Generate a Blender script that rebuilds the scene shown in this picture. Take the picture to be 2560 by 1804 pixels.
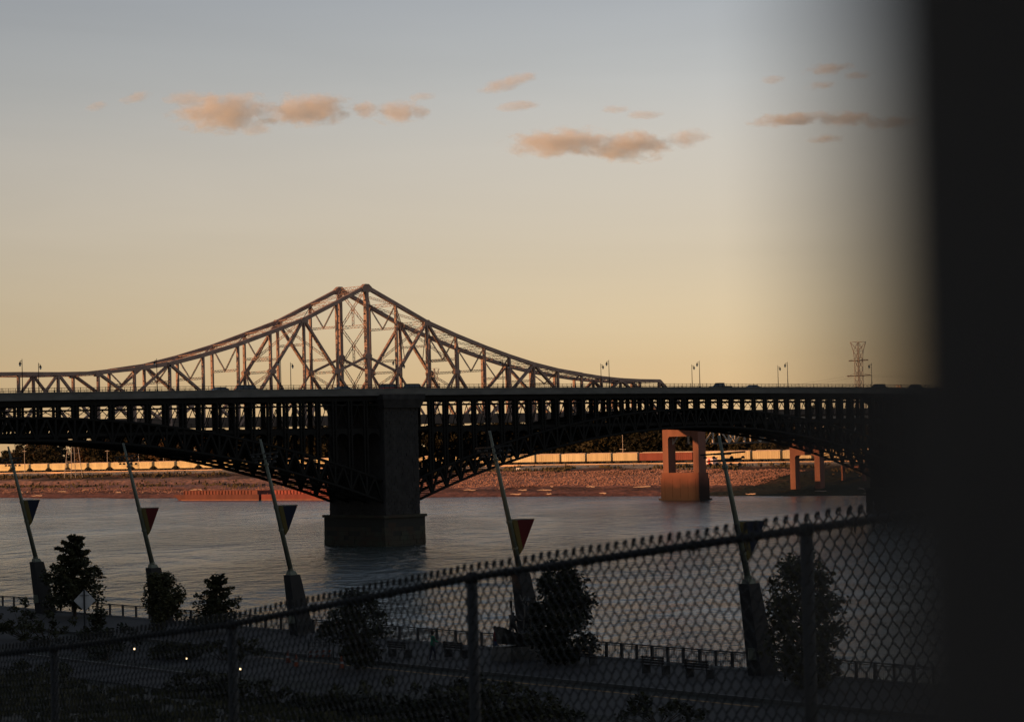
import bpy, math, random
from mathutils import Vector, Matrix, noise
random.seed(11)
R = math.radians
S = bpy.context.scene
for o in list(bpy.data.objects): bpy.data.objects.remove(o)
COL = S.collection

# ------------------------------------------------------------------ camera, sky, sun, exposure
HC = 19.5
PITCH = math.atan(197/5805); ROLL = R(1.4)
cam_d = bpy.data.cameras.new('camera'); cam = bpy.data.objects.new('camera', cam_d); COL.objects.link(cam)
cam_d.sensor_width = 36.0; cam_d.lens = 5805/2560*36
cam_d.clip_start = 0.02; cam_d.clip_end = 20000
cam_d.dof.use_dof = True; cam_d.dof.focus_distance = 450.0; cam_d.dof.aperture_fstop = 5.1
cam.location = (0, 0, HC)
cam.rotation_mode = 'QUATERNION'
cam.rotation_quaternion = (Matrix.Rotation(math.pi/2+PITCH, 4, 'X') @ Matrix.Rotation(-ROLL, 4, 'Z')).to_quaternion()
S.camera = cam

SUN_EL = 4.5; SUN_OFF = 8.0
TH = R(42)
U = Vector((math.cos(TH), math.sin(TH), 0)); V = Vector((-math.sin(TH), math.cos(TH), 0)); Z = Vector((0, 0, 1))
P0 = Vector((-21.664, 442.0, 0))
# direction TOWARDS the sun: back along the bridges' axis, low in the west
sa = TH + math.pi - R(SUN_OFF)
sun_dir = Vector((math.cos(sa)*math.cos(R(SUN_EL)), math.sin(sa)*math.cos(R(SUN_EL)), math.sin(R(SUN_EL))))
sd = bpy.data.lights.new('sun', 'SUN'); sun = bpy.data.objects.new('sun', sd); COL.objects.link(sun)
sd.energy = 4.8; sd.angle = R(0.5); sd.color = (1.0, 0.50, 0.22)
sun.rotation_mode = 'QUATERNION'; sun.rotation_quaternion = sun_dir.to_track_quat('Z', 'Y')
sun.location = (-300, -100, 200)

W = bpy.data.worlds.new('World'); S.world = W; W.use_nodes = True
wn = W.node_tree; wn.nodes.clear()
def N(t, typ, **k):
    n = t.nodes.new(typ)
    for a, b in k.items(): setattr(n, a, b)
    return n
out = N(wn, 'ShaderNodeOutputWorld'); bg = N(wn, 'ShaderNodeBackground'); bg.inputs[1].default_value = 1.0
sky = N(wn, 'ShaderNodeTexSky', sky_type='NISHITA'); sky.sun_disc = False
sky.sun_elevation = R(SUN_EL); sky.sun_rotation = math.atan2(sun_dir.x, sun_dir.y); sky.dust_density = 3.0
sks = N(wn, 'ShaderNodeVectorMath', operation='SCALE'); sks.inputs[3].default_value = 0.06
tc = N(wn, 'ShaderNodeTexCoord'); sx = N(wn, 'ShaderNodeSeparateXYZ'); rp = N(wn, 'ShaderNodeValToRGB')
def lin(c): return tuple(((v/255+.055)/1.055)**2.4 if v/255 > .04045 else v/255/12.92 for v in c)+(1,)
stops = [(0.0, (226, 185, 134)), (0.018, (225, 190, 141)), (0.045, (222, 199, 159)), (0.085, (215, 202, 180)), (0.125, (206, 200, 190)),
         (0.155, (191, 193, 192)), (0.19, (170, 174, 179)), (0.26, (151, 161, 173)), (0.38, (132, 145, 163)), (1.0, (92, 101, 118))]
cr = rp.color_ramp; cr.interpolation = 'B_SPLINE'
cr.elements[0].position, cr.elements[0].color = stops[0][0], lin(stops[0][1])
cr.elements[1].position, cr.elements[1].color = stops[-1][0], lin(stops[-1][1])
for p, c in stops[1:-1]: e = cr.elements.new(p); e.color = lin(c)
mx = N(wn, 'ShaderNodeMixRGB'); mx.inputs[0].default_value = 0.94
L = wn.links.new
L(tc.outputs['Generated'], sx.inputs[0]); L(sx.outputs[2], rp.inputs[0])
L(sky.outputs[0], sks.inputs[0]); L(sks.outputs[0], mx.inputs[1]); L(rp.outputs[0], mx.inputs[2]); # broad brightness change of the evening sky with azimuth, and faint high haze streaks
azr = N(wn, 'ShaderNodeMapRange'); azr.interpolation_type = 'SMOOTHSTEP'; azr.inputs[1].default_value = -.42; azr.inputs[2].default_value = .14; azr.inputs[3].default_value = .72; azr.inputs[4].default_value = 1.03
hm = N(wn, 'ShaderNodeMapping'); hm.inputs['Scale'].default_value = (1, 1, 9); hn = N(wn, 'ShaderNodeTexNoise'); hn.inputs['Scale'].default_value = 3.2; hn.inputs['Detail'].default_value = 5; hn.inputs['Distortion'].default_value = .5
hr = N(wn, 'ShaderNodeMapRange'); hr.inputs[1].default_value = .3; hr.inputs[2].default_value = .7; hr.inputs[3].default_value = .965; hr.inputs[4].default_value = 1.03
pm_ = N(wn, 'ShaderNodeMath', operation='MULTIPLY'); sc_ = N(wn, 'ShaderNodeVectorMath', operation='SCALE')
L(sx.outputs[0], azr.inputs[0]); L(tc.outputs['Generated'], hm.inputs[0]); L(hm.outputs[0], hn.inputs['Vector']); L(hn.outputs[0], hr.inputs[0])
L(azr.outputs[0], pm_.inputs[0]); L(hr.outputs[0], pm_.inputs[1]); L(mx.outputs[0], sc_.inputs[0]); L(pm_.outputs[0], sc_.inputs[3])
L(sc_.outputs[0], bg.inputs[0]); L(bg.outputs[0], out.inputs[0])

S.view_settings.view_transform = 'Standard'; S.view_settings.look = 'None'
S.view_settings.exposure = 0.0; S.view_settings.gamma = 1.0; S.view_settings.use_curve_mapping = False
S.render.engine = 'CYCLES'
S.cycles.max_bounces = 5; S.cycles.diffuse_bounces = 2; S.cycles.glossy_bounces = 3; S.cycles.transparent_max_bounces = 8
S.cycles.volume_bounces = 3; S.cycles.volume_max_steps = 128; S.cycles.volume_step_rate = 1.0
S.cycles.use_denoising = True

# ------------------------------------------------------------------ materials
MATS = {}
def mat(name, col, rough=.8, var=.0, scale=3.0, metal=0.0, col2=None, bump=0.0, spec=.3, stretch=(1, 1, 1), emit=None, estr=0):
    if name in MATS: return MATS[name]
    m = bpy.data.materials.new(name); m.use_nodes = True; t = m.node_tree; b = t.nodes['Principled BSDF']
    b.inputs['Roughness'].default_value = rough; b.inputs['Metallic'].default_value = metal
    b.inputs['Specular IOR Level'].default_value = spec
    c = tuple(col)+(1,)
    if col2 is None: col2 = tuple(max(0, x*(1-var)) for x in col)
    if var or bump or col2 != tuple(col):
        g = N(t, 'ShaderNodeNewGeometry'); mp = N(t, 'ShaderNodeMapping'); mp.inputs['Scale'].default_value = stretch
        no = N(t, 'ShaderNodeTexNoise'); no.inputs['Scale'].default_value = scale; no.inputs['Detail'].default_value = 6
        r = N(t, 'ShaderNodeValToRGB'); r.color_ramp.elements[0].position = .32; r.color_ramp.elements[1].position = .68
        r.color_ramp.elements[0].color = tuple(col2)+(1,); r.color_ramp.elements[1].color = c
        t.links.new(g.outputs['Position'], mp.inputs[0]); t.links.new(mp.outputs[0], no.inputs['Vector'])
        t.links.new(no.outputs[0], r.inputs[0]); t.links.new(r.outputs[0], b.inputs['Base Color'])
        if bump:
            bp = N(t, 'ShaderNodeBump'); bp.inputs['Strength'].default_value = bump; bp.inputs['Distance'].default_value = .05
            t.links.new(no.outputs[0], bp.inputs['Height']); t.links.new(bp.outputs[0], b.inputs['Normal'])
    else: b.inputs['Base Color'].default_value = c
    if emit: b.inputs['Emission Color'].default_value = tuple(emit)+(1,); b.inputs['Emission Strength'].default_value = estr
    MATS[name] = m; return m
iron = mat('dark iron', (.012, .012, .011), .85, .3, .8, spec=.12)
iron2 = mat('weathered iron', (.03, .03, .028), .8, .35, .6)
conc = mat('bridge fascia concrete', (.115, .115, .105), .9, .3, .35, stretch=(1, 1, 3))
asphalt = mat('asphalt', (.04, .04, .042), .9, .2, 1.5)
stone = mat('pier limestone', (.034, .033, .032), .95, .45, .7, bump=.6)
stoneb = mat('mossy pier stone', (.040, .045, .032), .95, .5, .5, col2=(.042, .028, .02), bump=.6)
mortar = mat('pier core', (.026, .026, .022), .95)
steel = mat('red brown painted steel', (.35, .235, .185), .7, .3, .5)
steeld = mat('bridge deck steel', (.10, .075, .06), .8, .3, .5)
pinkc = mat('reddish concrete', (.24, .105, .072), .9, .35, .25, stretch=(1, 1, .3))
def darkened():
    m = mat('stained pier base', (.2, .1, .07), .95, .5, .5, stretch=(1, 1, .3)); t = m.node_tree; b = t.nodes['Principled BSDF']
    g = N(t, 'ShaderNodeNewGeometry'); sp = N(t, 'ShaderNodeSeparateXYZ'); n = N(t, 'ShaderNodeTexNoise'); n.inputs['Scale'].default_value = .35; n.inputs['Detail'].default_value = 5
    a = N(t, 'ShaderNodeMath', operation='MULTIPLY_ADD'); a.inputs[1].default_value = 3.0; r = N(t, 'ShaderNodeValToRGB'); q = N(t, 'ShaderNodeMapRange'); q.inputs[1].default_value = 1.0; q.inputs[2].default_value = 11
    t.links.new(g.outputs['Position'], sp.inputs[0]); t.links.new(g.outputs['Position'], n.inputs['Vector']); t.links.new(n.outputs[0], a.inputs[0]); t.links.new(sp.outputs[2], a.inputs[2])
    t.links.new(a.outputs[0], q.inputs[0]); t.links.new(q.outputs[0], r.inputs[0]); e = r.color_ramp.elements
    e[0].color = (.022, .016, .012, 1); e[1].color = (.22, .085, .055, 1); x = e.new(.42); x.color = (.040, .022, .016, 1); x = e.new(.68); x.color = (.13, .05, .033, 1)
    t.links.new(r.outputs[0], b.inputs['Base Color']); return m
pier_dark = darkened()  # pier base colour runs darker towards the bottom, edge broken by noise
pinkd = mat('water stained concrete', (.20, .115, .08), .95, .45, .4, stretch=(1, 1, .35))
galv = mat('galvanised pole', (.12, .135, .105), .5, .2, 3, metal=.3)
pconc = mat('pole concrete', (.028, .027, .026), .9, .2, 1.5)
black = mat('black coated metal', (.020, .021, .021), .7)
postm = mat('dark weathered post', (.19, .175, .16), .8, .3, 20)
bark = mat('bark', (.05, .038, .028), .95, .4, 6)
pink_steel = mat('galvanised lattice', (.42, .36, .30), .7)
wood = mat('driftwood', (.55, .40, .30), .9, .3, 2)

def leafmat(name, c):
    m = bpy.data.materials.new(name); m.use_nodes = True; t = m.node_tree; b = t.nodes['Principled BSDF']
    b.inputs['Roughness'].default_value = .7; b.inputs['Specular IOR Level'].default_value = .15
    oi = N(t, 'ShaderNodeObjectInfo'); g = N(t, 'ShaderNodeNewGeometry'); no = N(t, 'ShaderNodeTexNoise'); no.inputs['Scale'].default_value = 1.1
    a = N(t, 'ShaderNodeMath', operation='ADD'); r = N(t, 'ShaderNodeValToRGB')
    r.color_ramp.elements[0].position = .55; r.color_ramp.elements[0].color = tuple(x*.5 for x in c)+(1,)
    r.color_ramp.elements[1].position = 1.25; r.color_ramp.elements[1].color = (c[0]*1.8, c[1]*1.45, c[2]*1.2, 1)
    ml = N(t, 'ShaderNodeMath', operation='MULTIPLY'); ml.inputs[1].default_value = .45
    t.links.new(oi.outputs['Random'], ml.inputs[0]); t.links.new(g.outputs['Position'], no.inputs[0])
    t.links.new(ml.outputs[0], a.inputs[0]); t.links.new(no.outputs[0], a.inputs[1]); t.links.new(a.outputs[0], r.inputs[0])
    t.links.new(r.outputs[0], b.inputs['Base Color']); return m
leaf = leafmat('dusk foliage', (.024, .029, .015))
leaf_far = leafmat('far bank foliage', (.024, .024, .012))
leaf_warm = leafmat('sun toned far bank foliage', (.085, .058, .028))  # paler copy of the far foliage, low sunlight put into its colour

# ------------------------------------------------------------------ mesh builder
class MB:
    def __init__(s): s.v = []; s.f = []; s.mi = []; s.m = 0
    def add(s, vs, fs, m=None):
        k = len(s.v); s.v += [tuple(x) for x in vs]; s.f += [tuple(i+k for i in f) for f in fs]; s.mi += [s.m if m is None else m]*len(fs)
    def hexa(s, p, m=None):      # 8 points: bottom 4, top 4
        s.add(p, [(0, 3, 2, 1), (4, 5, 6, 7), (0, 1, 5, 4), (1, 2, 6, 5), (2, 3, 7, 6), (3, 0, 4, 7)], m)
    def box(s, x0, x1, y0, y1, z0, z1, m=None):
        s.hexa([(x0, y0, z0), (x1, y0, z0), (x1, y1, z0), (x0, y1, z0), (x0, y0, z1), (x1, y0, z1), (x1, y1, z1), (x0, y1, z1)], m)
    def bar(s, a, b, w, h, side=None, m=None):   # box along a-b; w across 'side' direction, h across the other
        a = Vector(a); b = Vector(b); d = (b-a).normalized()
        sd_ = Vector(side) if side is not None else (Vector((0, 0, 1)).cross(d) if abs(d.z) < .95 else Vector((1, 0, 0)))
        sd_ = (sd_ - d*sd_.dot(d)).normalized(); n = d.cross(sd_)
        q = [(-1, -1), (1, -1), (1, 1), (-1, 1)]
        s.hexa([a+sd_*i*w/2+n*j*h/2 for i, j in q]+[b+sd_*i*w/2+n*j*h/2 for i, j in q], m)
    def tube(s, pts, r, n=6, m=None, caps=True):
        pts = [Vector(p) for p in pts]; rs = r if isinstance(r, (list, tuple)) else [r]*len(pts)
        k = len(s.v); prev = None
        for i, p in enumerate(pts):
            d = (pts[min(i+1, len(pts)-1)]-pts[max(i-1, 0)]).normalized()
            if prev is None: prev = d.orthogonal().normalized()
            prev = (prev-d*prev.dot(d)).normalized(); q = d.cross(prev)
            for j in range(n):
                a = 2*math.pi*j/n; s.v.append(tuple(p+(prev*math.cos(a)+q*math.sin(a))*rs[i]))
        mm = s.m if m is None else m
        for i in range(len(pts)-1):
            for j in range(n):
                s.f.append((k+i*n+j, k+i*n+(j+1) % n, k+(i+1)*n+(j+1) % n, k+(i+1)*n+j)); s.mi.append(mm)
        if caps:
            s.f.append(tuple(k+j for j in range(n))[::-1]); s.mi.append(mm)
            s.f.append(tuple(k+(len(pts)-1)*n+j for j in range(n))); s.mi.append(mm)
    def lathe(s, prof, c=(0, 0, 0), n=10, m=None):
        s.tube([(c[0], c[1], c[2]+z) for r, z in prof], [max(r, .001) for r, z in prof], n, m)
    def mesh(s, name, mats, smooth=False):
        me = bpy.data.meshes.new(name); me.from_pydata(s.v, [], s.f)
        for m in (mats if isinstance(mats, (list, tuple)) else [mats]): me.materials.append(m)
        if any(s.mi): me.polygons.foreach_set('material_index', s.mi)
        if smooth: me.polygons.foreach_set('use_smooth', [True]*len(s.f))
        me.update(); return me
    def build(s, name, mats, parent=None, smooth=False, **k):
        return ob(name, s.mesh(name, mats, smooth), parent, **k)
def ob(name, me, parent=None, loc=None, rz=None, label=None, cat=None, group=None, kind=None, scale=None):
    o = bpy.data.objects.new(name, me); COL.objects.link(o); o.parent = parent
    if loc is not None: o.location = loc
    if rz is not None: o.rotation_euler = (0, 0, rz)
    if scale is not None: o.scale = scale
    tag(o, label, cat, group, kind); return o
def tag(o, label=None, cat=None, group=None, kind=None):
    if label: o['label'] = label
    if cat: o['category'] = cat
    if group: o['group'] = group
    if kind: o['kind'] = kind
    return o
def thing(name, label, cat, loc=(0, 0, 0), rz=0, group=None): return ob(name, None, None, loc, rz, label, cat, group)
CHILD = {}
def copy_tree(o, parent=None):
    c = o.copy(); COL.objects.link(c); c.parent = parent
    for ch in [x for x in o.children]: copy_tree(ch, c)
    return c
def B(t, v, z): return P0+U*t+V*v+Z*z          # bridge frame -> world
def bthing(name, label, cat, t, v, z, group=None): return thing(name, label, cat, B(t, v, z), TH, group)
def lerp(a, b, k): return a+(b-a)*k
def interp(x, tab):
    if x <= tab[0][0]: return tab[0][1]
    for (a, p), (b, q) in zip(tab, tab[1:]):
        if x <= b: return p+(q-p)*(x-a)/(b-a)
    return tab[-1][1]

# ================================================================== THE SETTING
# river
def water_mat():
    m = bpy.data.materials.new('river water'); m.use_nodes = True; t = m.node_tree; b = t.nodes['Principled BSDF']
    b.inputs['Base Color'].default_value = (.032, .042, .038, 1); b.inputs['Roughness'].default_value = .18; b.inputs['IOR'].default_value = 1.42; b.inputs['Specular Tint'].default_value = (.84, .98, .95, 1)
    b.inputs['Specular IOR Level'].default_value = .5
    g = N(t, 'ShaderNodeNewGeometry')
    def nz(scale, st, det=3, dist=0):
        mp = N(t, 'ShaderNodeMapping'); mp.inputs['Scale'].default_value = st; mp.inputs['Rotation'].default_value = (0, 0, -TH)
        n = N(t, 'ShaderNodeTexNoise'); n.inputs['Scale'].default_value = scale; n.inputs['Detail'].default_value = det; n.inputs['Distortion'].default_value = dist
        t.links.new(g.outputs['Position'], mp.inputs[0]); t.links.new(mp.outputs[0], n.inputs['Vector']); return n.outputs[0]
    def ma(op, a, b_):
        n = N(t, 'ShaderNodeMath', operation=op)
        for i, x in enumerate((a, b_)):
            if isinstance(x, (int, float)): n.inputs[i].default_value = x
            else: t.links.new(x, n.inputs[i])
        return n.outputs[0]
    big = nz(.018, (1, .35, 1), 3, .6)         # streaks of smooth and ruffled water
    mid = nz(.09, (1, .5, 1), 4, .4)
    rip = nz(.28, (1, .7, 1), 3, .3)
    fine = nz(.95, (1, .8, 1), 4, .3)
    amp = ma('ADD', ma('MULTIPLY', ma('MAXIMUM', ma('SUBTRACT', big, .40), 0), 4.2), .30)
    h = ma('ADD', ma('MULTIPLY', mid, 2.4), ma('MULTIPLY', ma('ADD', ma('MULTIPLY', fine, .55), ma('MULTIPLY', rip, 1.7)), amp))
    h = ma('ADD', h, ma('MULTIPLY', big, 2.2))
    bp = N(t, 'ShaderNodeBump'); bp.inputs['Strength'].default_value = 1.0; bp.inputs['Distance'].default_value = 1.5
    t.links.new(h, bp.inputs['Height']); t.links.new(bp.outputs[0], b.inputs['Normal']); return m
wb = MB(); wb.add([(-3000, -1500, 0), (3000, -1500, 0), (3000, 3500, 0), (-3000, 3500, 0)], [(0, 1, 2, 3)])
wb.build('river', water_mat(), kind='structure')

# far bank terrain, in bridge coordinates
SH = [(-900, 262), (60, 272), (107, 269), (146, 264), (233, 259), (268, 252), (290, 238), (314, 230), (385, 226), (454, 226), (547, 224), (1500, 224)]
TRK = [(-900, 400), (150, 353), (200, 350), (317, 350), (400, 349), (538, 325), (620, 308), (680, 300), (1500, 250)]
def nz3(x, y, s, seed=0): return noise.noise(Vector((x/s+seed*7.3, y/s, seed*3.1)))
def bank_z(t, v):
    d = t-interp(v, SH)+nz3(t*.2, v, 22, 1)*5; wdt = interp(v, TRK)-6-interp(v, SH)
    k = d/wdt
    if v < 330:
        z = interp(k, [(-.35, -3.0), (0, -.05), (.05, .5), (.20, 1.5), (.36, 2.9), (.62, 6.9), (.70, 7.5), (.86, 8.6), (.95, 9.0), (1.0, 9.3), (9, 9.3)])
    else:
        z = interp(k, [(-.35, -3.0), (0, -.05), (.04, .7), (.28, 2.6), (.34, 3.2), (.5, 3.8), (.62, 6.0), (.75, 6.8), (.9, 8.3), (1.0, 9.3), (9, 9.3)])
    if v < 175: z *= lerp(.62, 1, max(0, (v-150)/25)) if 0 < k < .8 else (lerp(lerp(.62, 1, max(0, (v-150)/25)), 1, (k-.8)/.2) if .8 <= k < 1 else 1)
    if 0 < k < .98: z += (nz3(t, v, 14, 2)*.7+nz3(t, v, 5, 3)*.35)*min(1, k*6)*min(1, (1-k)*5)
    if k > 1.35: z += nz3(t, v, 90, 5)*.5
    return z
def bank_mat():
    m = bpy.data.materials.new('far bank soil rock and grass'); m.use_nodes = True; t = m.node_tree; b = t.nodes['Principled BSDF']
    b.inputs['Roughness'].default_value = .95; b.inputs['Specular IOR Level'].default_value = .1
    g = N(t, 'ShaderNodeNewGeometry'); sp = N(t, 'ShaderNodeSeparateXYZ'); t.links.new(g.outputs['Position'], sp.inputs[0])
    n1 = N(t, 'ShaderNodeTexNoise'); n1.inputs['Scale'].default_value = .05; n1.inputs['Detail'].default_value = 6
    n2 = N(t, 'ShaderNodeTexNoise'); n2.inputs['Scale'].default_value = .5; n2.inputs['Detail'].default_value = 8
    for n in (n1, n2): t.links.new(g.outputs['Position'], n.inputs['Vector'])
    ad = N(t, 'ShaderNodeMath', operation='MULTIPLY_ADD'); ad.inputs[1].default_value = 3.2; t.links.new(n1.outputs[0], ad.inputs[0]); t.links.new(sp.outputs[2], ad.inputs[2])
    mr = N(t, 'ShaderNodeMapRange'); mr.inputs[1].default_value = 1.5; mr.inputs[2].default_value = 12.0; t.links.new(ad.outputs[0], mr.inputs[0])
    r = N(t, 'ShaderNodeValToRGB'); e = r.color_ramp.elements
    cs = [(0, (.20, .075, .045)), (.10, (.40, .16, .10)), (.2, (.16, .075, .045)), (.27, (.46, .20, .13)), (.40, (.44, .22, .15)), (.56, (.48, .26, .18)), (.64, (.10, .065, .035)), (.74, (.22, .09, .045)), (.82, (.60, .45, .30)), (1, (.62, .50, .34))]
    e[0].position, e[0].color = cs[0][0], cs[0][1]+(1,); e[1].position, e[1].color = 1, cs[-1][1]+(1,)
    for p, c in cs[1:-1]: x = e.new(p); x.color = c+(1,)
    t.links.new(mr.outputs[0], r.inputs[0])
    r2 = N(t, 'ShaderNodeValToRGB'); r2.color_ramp.elements[0].position = .38; r2.color_ramp.elements[1].position = .66
    r2.color_ramp.elements[0].color = (.35, .33, .30, 1); r2.color_ramp.elements[1].color = (1, 1, 1, 1); t.links.new(n2.outputs[0], r2.inputs[0])
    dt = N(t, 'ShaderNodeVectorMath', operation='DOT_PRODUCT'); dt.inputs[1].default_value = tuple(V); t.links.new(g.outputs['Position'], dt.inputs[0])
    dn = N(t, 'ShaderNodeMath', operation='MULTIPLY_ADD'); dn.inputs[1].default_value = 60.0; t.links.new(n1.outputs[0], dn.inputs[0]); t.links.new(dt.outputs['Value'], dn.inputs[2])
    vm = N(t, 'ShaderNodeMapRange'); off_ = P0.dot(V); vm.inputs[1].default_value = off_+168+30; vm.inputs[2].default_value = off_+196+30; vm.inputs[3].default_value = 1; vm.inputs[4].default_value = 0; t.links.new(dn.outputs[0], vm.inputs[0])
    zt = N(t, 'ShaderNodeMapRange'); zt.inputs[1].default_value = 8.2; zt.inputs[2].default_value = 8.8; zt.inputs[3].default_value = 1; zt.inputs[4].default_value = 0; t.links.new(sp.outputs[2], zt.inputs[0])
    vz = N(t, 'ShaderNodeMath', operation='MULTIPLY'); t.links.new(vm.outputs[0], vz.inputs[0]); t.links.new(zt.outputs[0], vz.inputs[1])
    veg_shade = N(t, 'ShaderNodeMixRGB'); veg_shade.inputs[2].default_value = (.045, .042, .020, 1); t.links.new(vz.outputs[0], veg_shade.inputs[0]); t.links.new(r.outputs[0], veg_shade.inputs[1])  # weed colour at the south end, also standing in for shade there
    mu = N(t, 'ShaderNodeMixRGB', blend_type='MULTIPLY'); mu.inputs[0].default_value = .8
    t.links.new(veg_shade.outputs[0], mu.inputs[1]); t.links.new(r2.outputs[0], mu.inputs[2]); t.links.new(mu.outputs[0], b.inputs['Base Color'])
    bp = N(t, 'ShaderNodeBump'); bp.inputs['Strength'].default_value = .9; bp.inputs['Distance'].default_value = .9
    t.links.new(n2.outputs[0], bp.inputs['Height']); t.links.new(bp.outputs[0], b.inputs['Normal']); return m
bm_ = MB()
ks = [-.35, -.1]+[i/44 for i in range(0, 46)]+[1.1, 1.3, 1.6]
vs_ = [-900, -500, -200, -50]+[i*4 for i in range(0, 180)]+[760, 850, 1000, 1300]
rows = []
for v in vs_:
    s0 = interp(v, SH); w0 = interp(v, TRK)-6-s0
    rows.append([B(s0+k*w0, v, bank_z(s0+k*w0, v)) for k in ks]+[B(3500, v*3, 9.0), B(9000, v*8, 6.0)])
nc = len(rows[0]); vv = [p for r in rows for p in r]
bm_.add(vv, [(i*nc+j, i*nc+j+1, (i+1)*nc+j+1, (i+1)*nc+j) for i in range(len(rows)-1) for j in range(nc-1)])
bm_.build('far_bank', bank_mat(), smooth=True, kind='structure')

# near bank: railing line frame
R0 = Vector((11.5, 123.8, 0)); RA = Vector((-.639, .769, 0)).normalized(); RN = Vector((-RA.y, RA.x, 0)); RN = -RN if RN.dot(Vector((-.77, -.64, 0))) < 0 else RN
RANG = math.atan2(RA.y, RA.x)
GZ = 6.9
def NB(a, w, z): return R0+RA*a+RN*w+Z*z
def near_z(w, a=0):
    return interp(w, [(-1, GZ), (22, GZ), (27, GZ-.1), (31, 8.0), (40, 9.4), (55, 11.6), (70, 14.4), (82, 17.3), (90, 17.7), (200, 18.2)])
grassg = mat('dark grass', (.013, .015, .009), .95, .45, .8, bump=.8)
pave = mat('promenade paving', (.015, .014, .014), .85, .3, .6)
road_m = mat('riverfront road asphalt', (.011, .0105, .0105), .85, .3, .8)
gb = MB(); ws = [-.6, 4, 8, 12, 16, 20, 22, 25, 27, 29, 31, 35, 40, 47, 55, 62, 70, 76, 82, 90, 120, 170, 400, 1500]
aa = [-1500, -700, -300]+[i*10 for i in range(-20, 45)]+[600, 900, 2500]
g_ = [[NB(a, w, near_z(w)+(nz3(a, w, 9, 4)*.35 if 27 < w < 70 else 0)) for w in ws] for a in aa]
gb.add([p for r in g_ for p in r], [(i*len(ws)+j, i*len(ws)+j+1, (i+1)*len(ws)+j+1, (i+1)*len(ws)+j) for i in range(len(aa)-1) for j in range(len(ws)-1)])
# river wall below the railing
gb.add([NB(-1500, -.6, GZ), NB(2500, -.6, GZ), NB(2500, -.6, -3), NB(-1500, -.6, -3)], [(0, 1, 2, 3)])
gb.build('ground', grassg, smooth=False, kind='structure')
def strip(name, w0, w1, h, m, a0=-900, a1=1500, z0=GZ):
    b = MB(); p = [NB(a0, w0, z0), NB(a1, w0, z0), NB(a1, w1, z0), NB(a0, w1, z0)]
    b.hexa(p+[q+Z*h for q in p]); return b.build(name, m, kind='structure')
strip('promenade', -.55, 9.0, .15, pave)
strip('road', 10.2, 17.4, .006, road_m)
strip('kerb', 9.0, 9.25, .19, mat('kerb concrete', (.06, .06, .055), .9, .2, 2))
strip('path', 19.6, 24.2, .012, mat('path concrete', (.015, .014, .015), .9, .25, 1.2))
strip('path_kerb', 19.2, 19.45, .14, mat('path kerb', (.10, .095, .09), .9, .2, 2), 18, 90)
yb = MB()
for i in range(26):
    a = -12+i*1.6; p = [NB(a, 10.5, GZ+.012), NB(a+1.5, 10.5, GZ+.012), NB(a+1.5, 10.75, GZ+.012), NB(a, 10.75, GZ+.012)]; yb.add(p, [(0, 1, 2, 3)])
yb.build('road_marking', mat('yellow road paint', (.22, .12, .018), .8, .4, 2), kind='structure')

# ================================================================== EADS-TYPE ARCH BRIDGE
EB = bthing('arch_bridge', 'long dark steel arch bridge with two decks crossing the river in shadow', 'bridge', 0, 0, 0)
def camb(t): return .55*max(-.6, 1-((t-40)/125)**2)
BW = 16.5
def run(b, t0, t1, y0, y1, zf0, zf1, step=8, m=None):      # long box following the deck's camber
    n = max(1, int((t1-t0)/step)); q = [t0+(t1-t0)*i/n for i in range(n+1)]
    vs = []
    for t in q: vs += [(t, y0, zf0+camb(t)), (t, y1, zf0+camb(t)), (t, y1, zf1+camb(t)), (t, y0, zf1+camb(t))]
    fs = [(0, 1, 2, 3), tuple(4*n+i for i in (3, 2, 1, 0))]
    for i in range(n):
        for j in range(4): fs.append((4*i+j, 4*i+4+j, 4*i+4+(j+1) % 4, 4*i+(j+1) % 4))
    b.add(vs, fs, m)
T0, T1 = -170, 330
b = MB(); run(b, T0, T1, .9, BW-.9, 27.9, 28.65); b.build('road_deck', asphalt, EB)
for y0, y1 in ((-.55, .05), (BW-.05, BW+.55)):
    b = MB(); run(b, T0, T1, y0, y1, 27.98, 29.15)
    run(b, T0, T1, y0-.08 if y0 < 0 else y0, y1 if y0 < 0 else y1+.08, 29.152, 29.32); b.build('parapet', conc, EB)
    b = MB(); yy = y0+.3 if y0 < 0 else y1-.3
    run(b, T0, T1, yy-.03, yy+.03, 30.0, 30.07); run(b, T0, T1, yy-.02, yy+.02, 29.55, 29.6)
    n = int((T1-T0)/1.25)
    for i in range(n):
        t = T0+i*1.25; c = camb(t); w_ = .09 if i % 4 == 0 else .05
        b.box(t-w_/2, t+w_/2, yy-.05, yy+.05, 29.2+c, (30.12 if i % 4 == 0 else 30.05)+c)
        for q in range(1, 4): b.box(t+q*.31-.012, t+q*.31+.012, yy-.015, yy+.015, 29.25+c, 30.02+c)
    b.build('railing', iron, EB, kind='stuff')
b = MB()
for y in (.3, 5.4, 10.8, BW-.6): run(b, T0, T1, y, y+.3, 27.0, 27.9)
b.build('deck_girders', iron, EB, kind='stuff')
b = MB(); run(b, T0, T1, .31, .34, 26.25, 26.33); run(b, T0, T1, BW-.4, BW-.34, 26.25, 26.33); b.build('upper_pipe', iron2, EB)
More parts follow.
